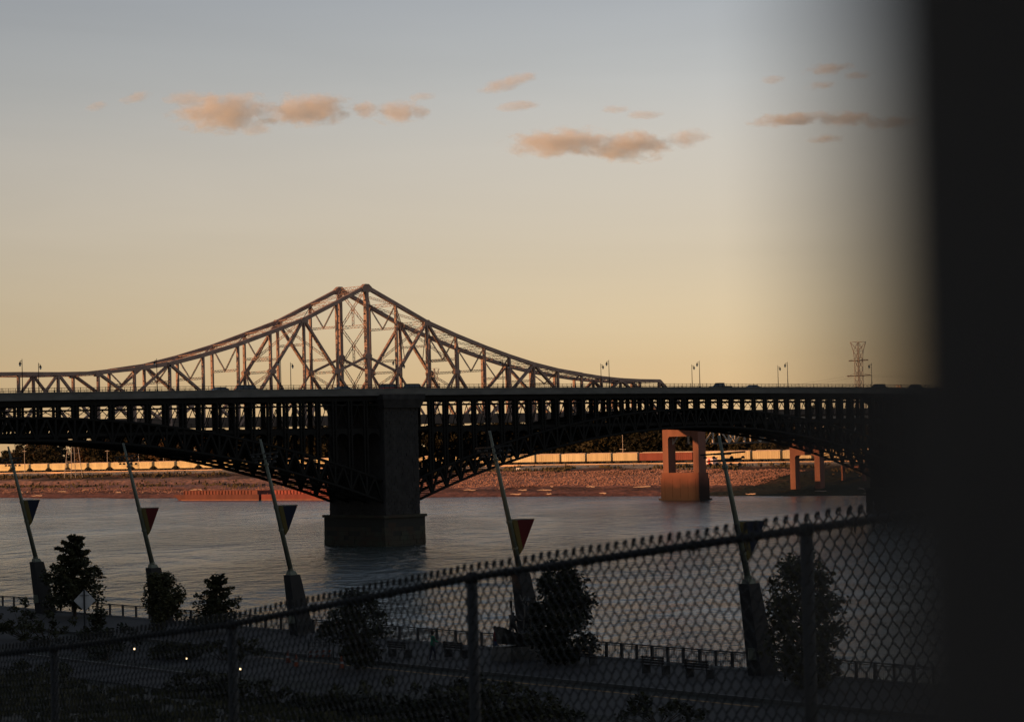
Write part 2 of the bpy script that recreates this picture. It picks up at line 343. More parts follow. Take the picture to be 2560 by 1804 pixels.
# rail deck
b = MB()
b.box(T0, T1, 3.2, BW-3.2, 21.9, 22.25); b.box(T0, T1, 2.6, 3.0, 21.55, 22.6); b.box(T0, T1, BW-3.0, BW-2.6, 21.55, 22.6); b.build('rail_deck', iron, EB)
b = MB()
for y in (.4, BW-.4): b.bar((T0, y, 22.1), (T1, y, 22.1), .14, .5, (0, 1, 0))
b.build('rail_deck_edge', iron, EB)
RIBY = [.4, 5.6, 10.9, BW-.4]
PC = [-164, 0, 164, 328]; HW = 4.3
def arc(tc, half, zs, zc):
    rise = zc-zs; Rr = (half**2+rise**2)/(2*rise)
    def f(t):
        x = min(abs(t-tc), half); return zs+math.sqrt(Rr*Rr-x*x)-(Rr-rise)
    return f
def lattice_col(b, y, t, z0, z1, w=.62, d=.5):
    # two side channels tied by zigzag lacing so sky shows through
    for s in (-1, 1): b.box(t+s*w*.34-w*.16, t+s*w*.34+w*.16, y-d/2, y+d/2, z0, z1)
    n = max(1, int((z1-z0)/.62)); h = (z1-z0)/n
    for i in range(n):
        s = 1 if i % 2 else -1
        b.bar((t-s*(w/2-.1), y-d/2+.03, z0+i*h), (t+s*(w/2-.1), y-d/2+.03, z0+(i+1)*h), .05, .1, (0, 1, 0))
ncol = 0
for si, (pa, pb) in enumerate(((-164, 0), (0, 164), (164, 328))):
    tc_ = (pa+pb)/2; half = (pb-pa)/2-HW
    lo = arc(tc_, half, 8.4, 21.3); hi = lambda t, lo=lo, tc_=tc_, half=half: lo(t)+3.8*(1+.055*(abs(t-tc_)/half)**2*1.0)
    NP = 42; ts = [tc_-half+2*half*i/NP for i in range(NP+1)]
    for ri, y in enumerate(RIBY):
        if si == 2 and ri > 0: continue
        b = MB(); b.tube([(t, y, lo(t)) for t in ts], .27, 8)
        rib = b.build('arch_rib', iron, EB, smooth=True)
        b = MB(); b.tube([(t, y, hi(t)) for t in ts], .27, 8); b.build('upper_chord', iron, rib, smooth=True)
        b = MB()
        for i in range(NP):
            t, u = ts[i], ts[i+1]; mz = (lo(t)+hi(t))/2; md = (t+u)/2
            b.bar((t, y, lo(t)), (md, y, hi(md)), .42, .34, (0, 1, 0)); b.bar((md, y, hi(md)), (u, y, lo(u)), .42, .34, (0, 1, 0))
            b.bar((t, y, lo(t)), (t, y, hi(t)), .3, .4, (0, 1, 0))
            b.box(md-.45, md+.45, y-.16, y+.16, hi(md)-.75, hi(md)-.1); b.box(t-.4, t+.4, y-.16, y+.16, lo(t)+.1, lo(t)+.7)
        b.build('web_bracing', iron, rib, kind='stuff')
    # lateral bracing between the ribs, chord level
    b = MB()
    for i in range(0, NP):
        t, u = ts[i], ts[i+1]
        for zf in (lo, hi):
            b.bar((t, RIBY[0], zf(t)), (t, RIBY[-1], zf(t)), .16, .16, (1, 0, 0))
            for a_, c_ in zip(RIBY, RIBY[1:]):
                b.bar((t, a_, zf(t)), (u, c_, zf(u)), .12, .1); b.bar((t, c_, zf(t)+.02), (u, a_, zf(u)+.02), .12, .1)
    b.build('lateral_bracing', iron, EB, kind='stuff')
    # columns, one part each, on every panel point; sway bracing across
    sway = MB(); br = MB()
    for i in range(1, NP):
        t = ts[i]; zt = hi(t)+.2; top = 27.0+camb(t)
        if t > 230: continue
        for ri, y in enumerate(RIBY):
            if ri in (1, 2): continue
            if t < -100 or t > 175:
                if ri != 0: continue
            if top-zt > .3 and ncol < 297 and True:
                c = MB(); tq = t-(.3*155.4/42 if ri == 3 else 0); lattice_col(c, y, tq, (hi(tq)+.1 if ri == 3 else zt), top, 1.05 if ri == 0 else .85); c.build('column', iron, EB); ncol += 1
        # upper sway braces: an inverted V with a head strut in each bay between ribs
        zb = max(zt, 22.3)
        if top-zb > 1.0:
            p_ = ts[1]-ts[0]
            for y in (RIBY[0], RIBY[-1]):
                m_ = t+p_/2; e_ = t+p_; ap = top-1.05
                if y > 1 and i % 2: continue
                sway.bar((t+.3, y, zb), (m_, y, ap), .14, .1, (0, 1, 0)); sway.bar((m_, y, ap), (e_-.3, y, zb), .14, .1, (0, 1, 0))
                if y < 1: sway.bar((m_, y+.02, ap), (t+.4, y+.02, top-.1), .12, .1, (0, 1, 0)); sway.bar((m_, y+.02, ap), (e_-.4, y+.02, top-.1), .12, .1, (0, 1, 0))
                if y < 1: sway.bar((t, y-.05, zb+.55), (e_, y-.05, zb+.55), .05, .05, (0, 1, 0))
            sway.bar((t, RIBY[0], top-.7), (t, RIBY[-1], top-.7), .1, .1, (1, 0, 0))
        if 21.5-zt > 2.5:
            for a_, c_ in zip(RIBY, RIBY[1:]):
                m_ = (a_+c_)/2
                sway.bar((t, a_, 19.2), (t, c_, 19.2), .12, .12, (1, 0, 0))
                sway.bar((t, a_, 17.2), (t, m_, 21.3), .1, .1, (1, 0, 0)); sway.bar((t, c_, 17.2), (t, m_, 21.3), .1, .1, (1, 0, 0))
        # arched brackets under the rail deck on both faces
        if 21.5-zt > .8 and i < NP:
            p = ts[1]-ts[0]
            for y in (RIBY[0], RIBY[-1]):
                pts = []
                for q in range(7):
                    an = math.pi*q/6; pts.append((t+p/2-math.cos(an)*(p/2-.3), y, max(zt, 20.0)+math.sin(an)*min(1.45, 21.7-max(zt, 20.0)) if an else 0))
                pts[0] = (pts[0][0], y, max(zt, 20.0))
                for q in range(6):
                    a_, c_ = pts[q], pts[q+1]
                    br.hexa([(a_[0], y-.08, a_[2]), (c_[0], y-.08, c_[2]), (c_[0], y+.08, c_[2]), (a_[0], y+.08, a_[2]), (a_[0], y-.08, 21.9), (c_[0], y-.08, 21.9), (c_[0], y+.08, 21.9), (a_[0], y+.08, 21.9)])
    sway.build('sway_bracing', iron, EB, kind='stuff')
    if br.v: br.build('arched_brackets', iron, EB, kind='stuff')
# masonry piers
rs = random.Random(5)
for pi, tc_ in enumerate((-164, 0, 164)):
    core = MB()
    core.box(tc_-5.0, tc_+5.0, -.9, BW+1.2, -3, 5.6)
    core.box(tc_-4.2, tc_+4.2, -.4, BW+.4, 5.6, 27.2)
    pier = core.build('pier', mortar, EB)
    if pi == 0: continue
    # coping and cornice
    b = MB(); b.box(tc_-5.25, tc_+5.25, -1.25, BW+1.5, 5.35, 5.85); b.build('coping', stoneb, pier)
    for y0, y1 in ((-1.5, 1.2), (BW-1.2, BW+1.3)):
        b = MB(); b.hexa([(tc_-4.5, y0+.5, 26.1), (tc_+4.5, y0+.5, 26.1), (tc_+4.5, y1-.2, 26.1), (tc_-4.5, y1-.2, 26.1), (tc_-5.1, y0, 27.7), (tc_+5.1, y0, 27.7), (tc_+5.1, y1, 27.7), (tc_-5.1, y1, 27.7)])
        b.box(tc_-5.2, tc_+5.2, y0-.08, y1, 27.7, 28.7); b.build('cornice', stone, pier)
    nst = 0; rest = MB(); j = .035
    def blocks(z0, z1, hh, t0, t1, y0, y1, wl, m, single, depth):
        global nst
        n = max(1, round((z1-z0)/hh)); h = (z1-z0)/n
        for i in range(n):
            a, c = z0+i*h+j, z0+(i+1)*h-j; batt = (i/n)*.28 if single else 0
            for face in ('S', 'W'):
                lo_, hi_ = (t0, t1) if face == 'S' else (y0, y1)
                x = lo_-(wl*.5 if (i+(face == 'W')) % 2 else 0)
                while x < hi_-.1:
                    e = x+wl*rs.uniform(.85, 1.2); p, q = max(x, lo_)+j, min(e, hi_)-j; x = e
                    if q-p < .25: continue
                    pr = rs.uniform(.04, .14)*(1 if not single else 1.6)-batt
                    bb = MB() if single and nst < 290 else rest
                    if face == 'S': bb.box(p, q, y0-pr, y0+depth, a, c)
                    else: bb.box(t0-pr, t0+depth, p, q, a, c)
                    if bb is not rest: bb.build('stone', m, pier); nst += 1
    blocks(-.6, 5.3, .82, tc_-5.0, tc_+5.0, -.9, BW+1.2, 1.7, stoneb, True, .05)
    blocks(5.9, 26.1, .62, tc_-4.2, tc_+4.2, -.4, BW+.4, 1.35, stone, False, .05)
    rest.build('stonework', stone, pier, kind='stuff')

# bridge lamps
def bridge_lamp():
    root = thing('bridge_lamp', 'x', 'street lamp')
    b = MB(); b.lathe([(.16, 0), (.16, .5), (.1, .6), (.075, 2), (.05, 5.9), (.02, 6.05)], n=8); b.build('pole', iron, root)
    b = MB(); b.tube([(0, 0, 5.55), (0, .25, 5.72), (0, .55, 5.74), (0, .68, 5.6)], .03, 5); b.tube([(0, 0, 5.1), (0, .3, 5.35), (0, .5, 5.7)], .02, 4); b.build('arm', iron, root)
    b = MB(); b.lathe([(.03, .0), (.09, -.12), (.2, -.35), (.24, -.42), (.21, -.45)], (0, .68, 5.62), 8); l_ = b.build('lamp_hood', iron, root)
    b = MB(); b.lathe([(.17, -.45), (.19, -.58), (.12, -.78), (.02, -.86)], (0, .68, 5.62), 8); b.build('globe', mat('lamp glass', (.5, .5, .45), .3), l_)
    return root
lp0 = bridge_lamp(); lamps = [(t, -.15, 0, i) for i, t in enumerate((-81.1, -54.5, -27.8, -.8, 26.5, 55.9, 83, 111.4, 140.6))] + [(t, BW+.15, math.pi, i) for i, t in enumerate((-68.1, -41, -13.1, 14.5, 42.5, 69.9, 98.3, 127.2))]
near_l = ['tall lamp at the far left end of the arch bridge, arm to the left', 'second tall lamp from the left on the near side of the arch bridge', 'tall near side bridge lamp left of the truss towers', 'near side lamp standing right over the stone pier', 'near side bridge lamp where the truss chords dip right of the towers', 'taller lamp of the pair over the low end of the truss', 'taller lamp of the pair alone against the open sky', 'taller lamp of the pair left of the lattice pylon', 'bridge lamp just right of the lattice pylon, near the dark blur']
far_l = ['shorter lamp with arm to the right near the left end of the arch bridge', 'far side bridge lamp seen against the left part of the truss', 'shorter far side lamp just left of the truss towers', 'far side bridge lamp hidden among the tower diagonals', 'far side bridge lamp behind the right slope of the truss', 'shorter lamp of the pair over the low end of the truss', 'shorter lamp of the pair alone against the open sky', 'shorter lamp of the pair left of the lattice pylon']
for k, (t, v, rz, i) in enumerate(lamps):
    o = lp0 if k == 0 else copy_tree(lp0)
    o.location = B(t, v, 28.95+camb(t)); o.rotation_euler = (0, 0, TH+rz); tag(o, (near_l if v < 1 else far_l)[i], 'street lamp', 'lamps along the arch bridge')

# vehicles on the arch bridge
def car(name, label, kind, t, v, body_c, rz=0, z=None, lights=None):
    root = bthing(name, label, 'pickup truck' if kind == 'pickup' else 'car', t, v, 28.5+camb(t) if z is None else z); root.rotation_euler = (0, 0, TH+rz)
    bm = mat('car paint '+name+str(round(t)), body_c, .35, spec=.5); gm = mat('car glass', (.02, .022, .025), .1, spec=.6); tm = mat('tyre', (.015, .015, .015), .9)
    prof = {'suv': [(-2.3, .35), (-2.35, 1.0), (-2.2, 1.15), (1.0, 1.12), (2.2, 1.0), (2.35, .7), (2.3, .35)],
            'car': [(-2.25, .35), (-2.3, .85), (-1.9, .98), (1.0, .95), (2.1, .8), (2.25, .6), (2.2, .35)],
            'pickup': [(-2.8, .45), (-2.8, 1.15), (-.6, 1.15), (1.2, 1.15), (2.6, 1.05), (2.75, .8), (2.7, .45)]}[kind]
    cab = {'suv': [(-2.15, 1.13), (-1.95, 1.72), (.5, 1.75), (1.25, 1.1)], 'car': [(-1.7, .96), (-.9, 1.38), (.4, 1.42), (1.25, .94)], 'pickup': [(-.7, 1.14), (-.55, 1.8), (.8, 1.8), (1.5, 1.13)]}[kind]
    def ext(pr, w, w2=None):
        b = MB(); n = len(pr); w2 = w2 or w; mz = max(z for x, z in pr)
        for s in (-1, 1):
            for x, zz in pr: b.v.append((x, s*(w2 if zz > mz-.3 and w2 != w else w), zz))
        b.f.append(tuple(range(n))); b.f.append(tuple(range(2*n-1, n-1, -1)))
        for i in range(n): b.f.append((i, n+i, n+(i+1) % n, (i+1) % n))
        b.mi = [0]*len(b.f); return b
    bd = ext(prof, .92).build('body', bm, root)
    ext(cab, .82, .7).build('window_glass', gm, root)
    rb = MB(); rx = [c[0] for c in cab[1:3]]; rb.box(rx[0]-.05, rx[1]+.05, -.72, .72, cab[1][1]-.02, cab[1][1]+.06); rb.build('roof', bm, root)
    for sx_ in (-1.4 if kind != 'pickup' else -1.75, 1.4 if kind != 'pickup' else 1.75):
        for sy in (-1, 1):
            b = MB(); b.tube([(sx_, sy*.72, .34), (sx_, sy*.95, .34)], .34, 10); b.build('wheel', tm, root)
    if lights:
        for sy in (-.7, .7):
            b = MB(); xx = prof[1][0] if lights == 'tail' else prof[-2][0]
            b.box(xx-.05, xx+.05, sy-.14, sy+.14, .72, .9)
            b.build('tail_light' if lights == 'tail' else 'headlight', mat('red tail light', (.5, .02, .02), .4, emit=(1, .06, .04), estr=1.4) if lights == 'tail' else mat('headlight', (.8, .75, .6), .3), root)
    return root
car('parked_suv', 'dark grey SUV driving left of the truss towers on the arch bridge', 'suv', -32.5, 3.4, (.05, .055, .06))
car('hatchback_car', 'dark hatchback just behind the grey SUV on the bridge deck', 'car', -38.5, 3.4, (.04, .04, .045))
car('saloon_car', 'low dark car seen over the railing below the truss towers', 'car', -10.5, 3.6, (.03, .035, .04))
car('red_car', 'red car with glowing tail lights above the stone pier', 'suv', .6, 3.2, (.25, .02, .02), lights='tail')
car('van_car', 'dark van crossing above the cornice of the stone pier', 'suv', 6.4, 3.0, (.03, .045, .04))
car('pickup_truck', 'black pickup truck on the bridge near the open sky lamps', 'pickup', 93, 3.2, (.02, .02, .022), rz=math.pi)
car('silver_car', 'low pale car left of the lattice pylon on the bridge', 'car', 103.5, 3.4, (.18, .18, .18), rz=math.pi)
car('estate_car', 'dark car right of the lattice pylon on the bridge', 'suv', 147, 3.4, (.03, .03, .03), rz=math.pi)
car('dark_car', 'rightmost dark car on the bridge inside the blurred edge', 'suv', 160.5, 3.4, (.03, .03, .03), rz=math.pi)

# ================================================================== THE CANTILEVER TRUSS BRIDGE
MV, MW = 142.0, 11.5
CBR = bthing('truss_bridge', 'rust brown cantilever truss bridge with a twin peak lit orange behind the arch bridge', 'bridge', 0, MV, 0)
ND = [(-41, 37.7), (-31, 37.7), (-21, 37.8), (-10.4, 37.8), (.2, 37.9), (10.9, 37.9), (22, 38.1), (32.3, 39.1), (42.6, 40.4), (52.6, 42.6), (63.3, 45.4), (73.5, 48.6), (84.3, 52.1), (95.2, 56.8), (105.2, 61.2),
      (115.3, 56.8), (126, 52.1), (136.4, 48.6), (146.7, 45.5), (156, 43), (165.2, 40.8), (174.5, 39.1), (183.9, 37.9), (191.8, 37), (199.6, 36.4), (207.6, 36.1), (215.8, 36.0)]
K0 = 14; ZB = 24.9
def nd(k): return ND[K0+k]
def member(name, p0, p1, w, h, parent, m=steel, batten=True, period=1.5, gap=.55):
    b = MB(); p0 = Vector(p0); p1 = Vector(p1); d = p1-p0; Ln = d.length; d.normalize()
    y = Vector((0, 1, 0)); n = d.cross(y).normalized()
    pt = .09
    for s in (-1, 1): b.bar(p0+y*s*(w/2-pt/2), p1+y*s*(w/2-pt/2), pt, h, y)
    if batten:
        k = max(1, int(Ln/period)); st = Ln/k
        for s in (-1, 1):
            for i in range(k):
                a, c = i*st+gap*.3, (i+1)*st-gap*.3
                b.bar(p0+d*a+n*s*(h/2-.03), p0+d*c+n*s*(h/2-.03), w-.2, .05, y)
            for q in (-1, 1): b.bar(p0+n*s*(h/2-.03)+y*q*(w/2-.18), p1+n*s*(h/2-.03)+y*q*(w/2-.18), .2, .054, y)
    else: b.bar(p0, p1, w-.19, h-.02, y)
    return b.build(name, m, parent)
def gusset(t, z, y, r, parent):
    b = MB(); s = 1
    pr = [(t+r*math.cos(R(a)), z+r*.8*math.sin(R(a))) for a in (20, 70, 110, 160, 215, 325)]
    n = len(pr); b.v = [(x, y-.62, zz) for x, zz in pr]+[(x, y+.62, zz) for x, zz in pr]
    b.f = [tuple(range(n)), tuple(range(2*n-1, n-1, -1))]+[(i, n+i, n+(i+1) % n, (i+1) % n) for i in range(n)]; b.mi = [0]*len(b.f)
    b.build('gusset_plate', steel, parent)
KMIN, KMAX = -14, 12
for yi, y in enumerate((0, MW)):
    for k in range(KMIN, KMAX):
        a, c = nd(k), nd(k+1); member('top_chord', (a[0], y, a[1]), (c[0], y, c[1]), .95, 1.0 if -8 < k < 8 else .85, CBR, batten=False)
    e = nd(KMAX); member('end_post', (e[0], y, e[1]), (229.5, y, ZB), .9, .95, CBR, batten=False)
    b = MB(); b.bar((ND[0][0]-5, y, ZB), (230.5, y, ZB), .8, .9, (0, 1, 0)); b.build('bottom_chord', steeld, CBR)
    for k in range(KMIN, KMAX+1):
        a = nd(k); member('vertical_post', (a[0], y, ZB), (a[0], y, a[1]), .85 if k else 1.25, .95 if k == 0 else .48, CBR, period=1.8)
    bot = lambda k: (nd(k)[0] if k <= KMAX else 229.5, y, ZB)
    top = lambda k: (nd(k)[0], y, nd(k)[1])
    mid = lambda k1, k2: tuple((Vector(top(k1))+Vector(bot(k2)))/2)
    big = [(-2, 0), (-2, -4), (2, 0), (2, 4), (6, 4), (6, 8), (10, 8), (10, 12), (-6, -4), (-8, -6)]
    for k1, k2 in big: member('main_diagonal', top(k1), bot(k2), .95, .6, CBR, period=1.8)
    for k1, k2 in [(-6, -8), (-9, -8), (-9, -10), (-11, -10), (-11, -12), (-13, -12), (-13, -14)]: member('main_diagonal', top(k1), bot(k2), .6, .6, CBR, period=1.7)
    for k1, k2, k3 in [(-2, 0, -2), (-2, -4, -2), (2, 0, 2), (2, 4, 2), (6, 4, 6), (6, 8, 6), (10, 8, 10), (10, 12, 10), (-6, -4, -6)]:
        member('sub_strut', mid(k1, k2), bot(k3), .5, .5, CBR, period=1.7)
        m_ = mid(k1, k2); gusset(m_[0], m_[2], y, 1.15 if abs(k3) == 2 else .8, CBR)
    for s in (-1, 1):
        m_ = mid(2*s, 0); member('sub_strut', (105.2, y, 42.6), m_, .55, .6, CBR, batten=False)
    gusset(105.2, 42.6, y, 1.3, CBR); gusset(105.2, 60.6, y, 1.75, CBR)
    for k in (-2, 2, 6, -6, 10, -8): gusset(nd(k)[0], nd(k)[1]-.35, y, 1.25 if abs(k) < 3 else 1.05, CBR)
def laced(b, p0, p1, w=.62, up=None):
    p0 = Vector(p0); p1 = Vector(p1); d = p1-p0; Ln = d.length; d.normalize()
    upv = Vector(up) if up else Vector((0, 0, 1)); upv = (upv-d*upv.dot(d)).normalized(); sd_ = d.cross(upv)
    for s in (-1, 1): b.bar(p0+upv*s*w/2, p1+upv*s*w/2, .12, .13, upv)
    n = max(2, int(Ln/(w*1.1))); 
    for i in range(n):
        s = 1 if i % 2 else -1
        b.bar(p0+d*Ln*i/n+upv*s*w/2, p0+d*Ln*(i+1)/n-upv*s*w/2, .09, .07, upv)
def brace(name, p0, p1, w=.62, up=None):
    b = MB(); laced(b, p0, p1, w, up); b.build(name, steel, CBR)
def ch(k): return nd(k)
for k in range(-10, 13):
    a = ch(k); brace('cross_strut', (a[0], .4, a[1]-.1), (a[0], MW-.4, a[1]-.1), .75)
    if k < 12:
        c = ch(k+1)
        brace('top_lateral', (a[0], .4, a[1]), (c[0], MW-.4, c[1]), .5, (0, -(c[0]-a[0]), MW)); brace('top_lateral', (a[0], MW-.4, a[1]-.1), (c[0], .4, c[1]-.1), .5)
    if k not in (0,) and a[1] > 39:       # sway frame down from the chord
        d_ = min(6.5, (a[1]-33)*.6)
        brace('sway_brace', (a[0], .3, a[1]-d_), (a[0], MW-.3, a[1]-d_), .5)
        brace('sway_brace', (a[0], .3, a[1]-.4), (a[0], MW/2, a[1]-d_), .35, (1, 0, 0)); brace('sway_brace', (a[0], MW-.3, a[1]-.4), (a[0], MW/2, a[1]-d_), .35, (1, 0, 0))
lv = [60.6, 50.8, 40.9, 29.5]
for z1, z0 in zip(lv, lv[1:]):
    brace('portal_brace', (105.2, .3, z1), (105.2, MW-.3, z0), .75, (1, 0, 0) if 0 else None); brace('portal_brace', (105.2, MW-.3, z1), (105.2, .3, z0), .75)
    member('portal_strut', (105.2, .3, z0), (105.2, MW-.3, z0), .5, .7, CBR) if 0 else brace('portal_strut', (105.2, .3, z0), (105.2, MW-.3, z0), .7)
    brace('portal_hanger', (105.2, MW/2, (z1+z0)/2), (105.2, MW/2, z0+.3), .8, (0, 1, 0))
for s in (-1, 1):        # bracing in the plane of the big diagonals
    A = Vector((nd(2*s)[0], 0, nd(2*s)[1])); Bt = Vector((105.2, 0, ZB)); C2 = Vector((nd(4*s)[0], 0, ZB))
    for P, Q in ((A, Bt), (A, C2)):
        for f in (.38, .5, .78):
            p = P.lerp(Q, f); brace('cross_strut', p+Vector((0, .3, 0)), p+Vector((0, MW-.3, 0)), .5)
        for f0, f1 in ((0, .38), (.5, .78)):
            p, q = P.lerp(Q, f0), P.lerp(Q, f1); h_ = Vector((0, MW, 0)); brace('sway_brace', p, q+h_, .5); brace('sway_brace', p+h_, q, .5)
b = MB(); b.box(-60, 420, .8, MW-.8, 25.6, 26.1); b.build('road_deck', steeld, CBR)
for y in (-.3, MW+.3):
    b = MB(); b.box(-60, 420, y-.12, y+.12, 25.3, 27.0); b.build('parapet', steeld, CBR)
b = MB()
for i in range(0, 75): b.box(-40+i*5.2, -40+i*5.2+.3, -.6, MW+.6, 24.6, 25.6)
for y in (2.5, 5.75, 9): b.box(-60, 420, y-.15, y+.15, 24.7, 25.6)
b.build('floor_beams', steeld, CBR, kind='stuff')
# approach: deck trusses east of the anchor pier, seen under the arch
AP = [232+i*7.1 for i in range(0, 24)]
for y in (.6, MW-.6):
    b = MB(); b.bar((231, y, 24.3), (396, y, 24.3), .5, .6, (0, 1, 0)); b.build('approach_top_chord', pink_steel, CBR)
    b = MB(); b.bar((238, y, 16.9), (318, y, 16.9), .4, .5, (0, 1, 0)); b.build('approach_bottom_chord', steeld, CBR)
    for i in range(0, 12):
        t = AP[i]
        b = MB(); b.bar((t, y, 24.3), (t, y, 16.9), .45, .45, (0, 1, 0)); b.build('approach_post', pink_steel, CBR)
        b = MB(); b.bar((t, y, 24.3 if i % 2 else 16.9), (AP[i+1], y, 16.9 if i % 2 else 24.3), .4, .4, (0, 1, 0)); b.build('approach_diagonal', pink_steel, CBR)
# portal piers
def portal_pier(t, z0, zt, zblk, wide, col, thick, zbeam, block=True):
    y0, y1 = (MW-wide)/2-.2, (MW+wide)/2-.2
    b = MB()
    b.box(t-thick/2, t+thick/2, y0, y0+col, zblk, zt); b.box(t-thick/2, t+thick/2, y1-col, y1, zblk, zt)
    b.box(t-thick/2, t+thick/2, y0+col, y1-col, zbeam, zt)
    for y, s in ((y0+col, 1), (y1-col, -1)):   # haunch
        b.add([(t-thick/2, y, zbeam), (t-thick/2, y+s*.6, zbeam), (t-thick/2, y, zbeam-.6), (t+thick/2, y, zbeam), (t+thick/2, y+s*.6, zbeam), (t+thick/2, y, zbeam-.6)], [(0, 1, 2), (3, 5, 4), (1, 4, 5, 2)])
    p = b.build('portal_pier', pinkc, CBR)
    b = MB(); b.box(t-thick/2-.06, t+thick/2+.06, y0-.06, y0+col+.06, (zblk+zt)/2-.12, (zblk+zt)/2); b.box(t-thick/2-.06, t+thick/2+.06, y1-col-.06, y1+.06, (zblk+zt)/2-.12, (zblk+zt)/2); b.build('band', pinkd, p)
    if block:
        b = MB(); b.box(t-thick/2-.7, t+thick/2+.7, y0-.5, y1+.5, z0, zblk-1.7); b.box(t-thick/2-.5, t+thick/2+.5, y0-.3, y1+.3, zblk-1.7, zblk); b.build('pier_base', pier_dark, p)
        b = MB(); b.box(t-thick/2-1.2, t+thick/2+1.2, y0-1.1, y1+1.1, -2, .5); b.build('footing', pier_dark, p)
        for q in range(5):
            b = MB(); yy = y0+1+q*(wide-2)/4; b.box(t-thick/2-.76, t-thick/2-.7, yy-.2, yy+.2, .6, zblk-1.8); b.build('fender', pier_dark, p)
    return p
portal_pier(231.5, -3, 24.0, 8.3, 15.0, 2.3, 3.2, 19.3)
portal_pier(105.2, -3, 24.0, 8.3, 15.6, 3.0, 3.6, 20.2)
portal_pier(-43, -3, 24.0, 8.3, 15.6, 3.0, 3.6, 20.2)
portal_pier(288, 0, 16.5, -.5, 12.5, 2.2, 2.2, 12.3, False)
portal_pier(360, 0, 16.5, 2, 12.5, 2.2, 2.2, 13.4, False)
pf = bthing('portal_frame', 'small low concrete frame on the shaded bank at the right end', 'concrete frame', 310, MV, 3.0)
b = MB(); b.box(-.5, .5, 0, .9, -1, 5.3); b.build('post', pinkc, pf); b = MB(); b.box(-.5, .5, 8.6, 9.5, -1, 5.3); b.build('post', pinkc, pf); b = MB(); b.box(-.55, .55, -.1, 9.6, 4.6, 5.4); b.build('beam', pinkc, pf)

# ================================================================== FAR BANK THINGS
def leaf_ball(b, c, r, n, ls, rnd, flat=.8):
    for _ in range(n):
        th, ph = rnd.uniform(0, 6.283), math.acos(rnd.uniform(-1, 1)); q = rnd.random()**.45
        d = Vector((math.sin(ph)*math.cos(th), math.sin(ph)*math.sin(th), math.cos(ph)*flat))*r*q
        p = Vector(c)+d; a = Vector((rnd.uniform(-1, 1), rnd.uniform(-1, 1), rnd.uniform(-.6, .6))).normalized(); e = a.orthogonal().normalized()
        e = (Matrix.Rotation(rnd.uniform(0, 6.28), 3, a) @ e); s = ls*rnd.uniform(.6, 1.3)
        b.add([p-a*s, p+e*s*.5, p+a*s, p-e*s*.5], [(0, 1, 2, 3)])
def broad_tree(h, seed, ls=.5, dens=1.0, wide=.42, trunk_h=.22, ncl=26):
    rnd = random.Random(seed); cr_ = MB(); tr = MB()
    tr.tube([(0, 0, -.4), (rnd.uniform(-.2, .2), 0, h*.3), (rnd.uniform(-.4, .4), rnd.uniform(-.4, .4), h*.75)], [h*.022, h*.016, h*.005], 6)
    for i in range(ncl):
        zz = rnd.uniform(trunk_h, .96); env = math.sin(min(1, (zz-trunk_h*.7)/(1-trunk_h*.7))*math.pi*.92+.18)**.7
        rad = h*wide*max(.12, env)*rnd.uniform(.35, 1); a = rnd.uniform(0, 6.28)
        c = (math.cos(a)*rad*.8, math.sin(a)*rad*.8, zz*h); tr.tube([(0, 0, h*max(.12, zz-.22)), c], [h*.006, h*.002], 4)
        leaf_ball(cr_, c, h*rnd.uniform(.09, .16), int(34*dens), ls, rnd)
    leaf_ball(cr_, (0, 0, h*.55), h*wide*.75, int(220*dens), ls, rnd, 1.0)
    return cr_, tr
protos = []
for i in range(5):
    c_, t_ = broad_tree(13, 40+i, .62, 1.1, (.36, .44, .5, .4, .46)[i]); protos.append((c_, t_.mesh('trunk', bark)))
crown_mesh = {}
rt = random.Random(8)
ONE = 'first second third fourth fifth sixth seventh eighth ninth tenth eleventh twelfth thirteenth fourteenth fifteenth sixteenth seventeenth eighteenth nineteenth'.split()
TEN = {2: 'twenty', 3: 'thirty', 4: 'forty', 5: 'fifty', 6: 'sixty', 7: 'seventy', 8: 'eighty', 9: 'ninety'}
def ordinal(n):
    if n < 20: return ONE[n-1]
    if n >= 100: return 'hundred and '+ordinal(n-100) if n > 100 else 'hundredth'
    return TEN[n//10]+'-'+ONE[n % 10-1] if n % 10 else TEN[n//10][:-1]+'ieth'
def screen_x(p):
    return p.x/p.y
spots = []
v = 60
while v < 800:
    spots.append((interp(v, TRK)+rt.uniform(14, 24), v+rt.uniform(-2, 2), 0)); v += rt.uniform(6.5, 9.5)
v = 40
while v < 900:
    spots.append((interp(v, TRK)+rt.uniform(32, 60), v, 1)); v += rt.uniform(6, 9)
v = 0
while v < 1000:
    spots.append((interp(v, TRK)+rt.uniform(75, 150), v, 2)); v += rt.uniform(9, 14)
for i in range(16): spots.append((400+rt.uniform(-8, 60), 60+i*9+rt.uniform(-3, 3), 3))
kindtxt = ['tree, %s from the left in the front row behind the freight train', 'tree, %s from the left in the second row behind the freight train', 'distant tree, %s from the left in the wood beyond the far bank', 'tall tree, %s from the left of those rising behind the right arch']
spots.sort(key=lambda q: screen_x(B(q[0], q[1], 0)))
cnt = {}
spots = [q for q in spots if -.235 < screen_x(B(q[0], q[1], 0)) < .24]
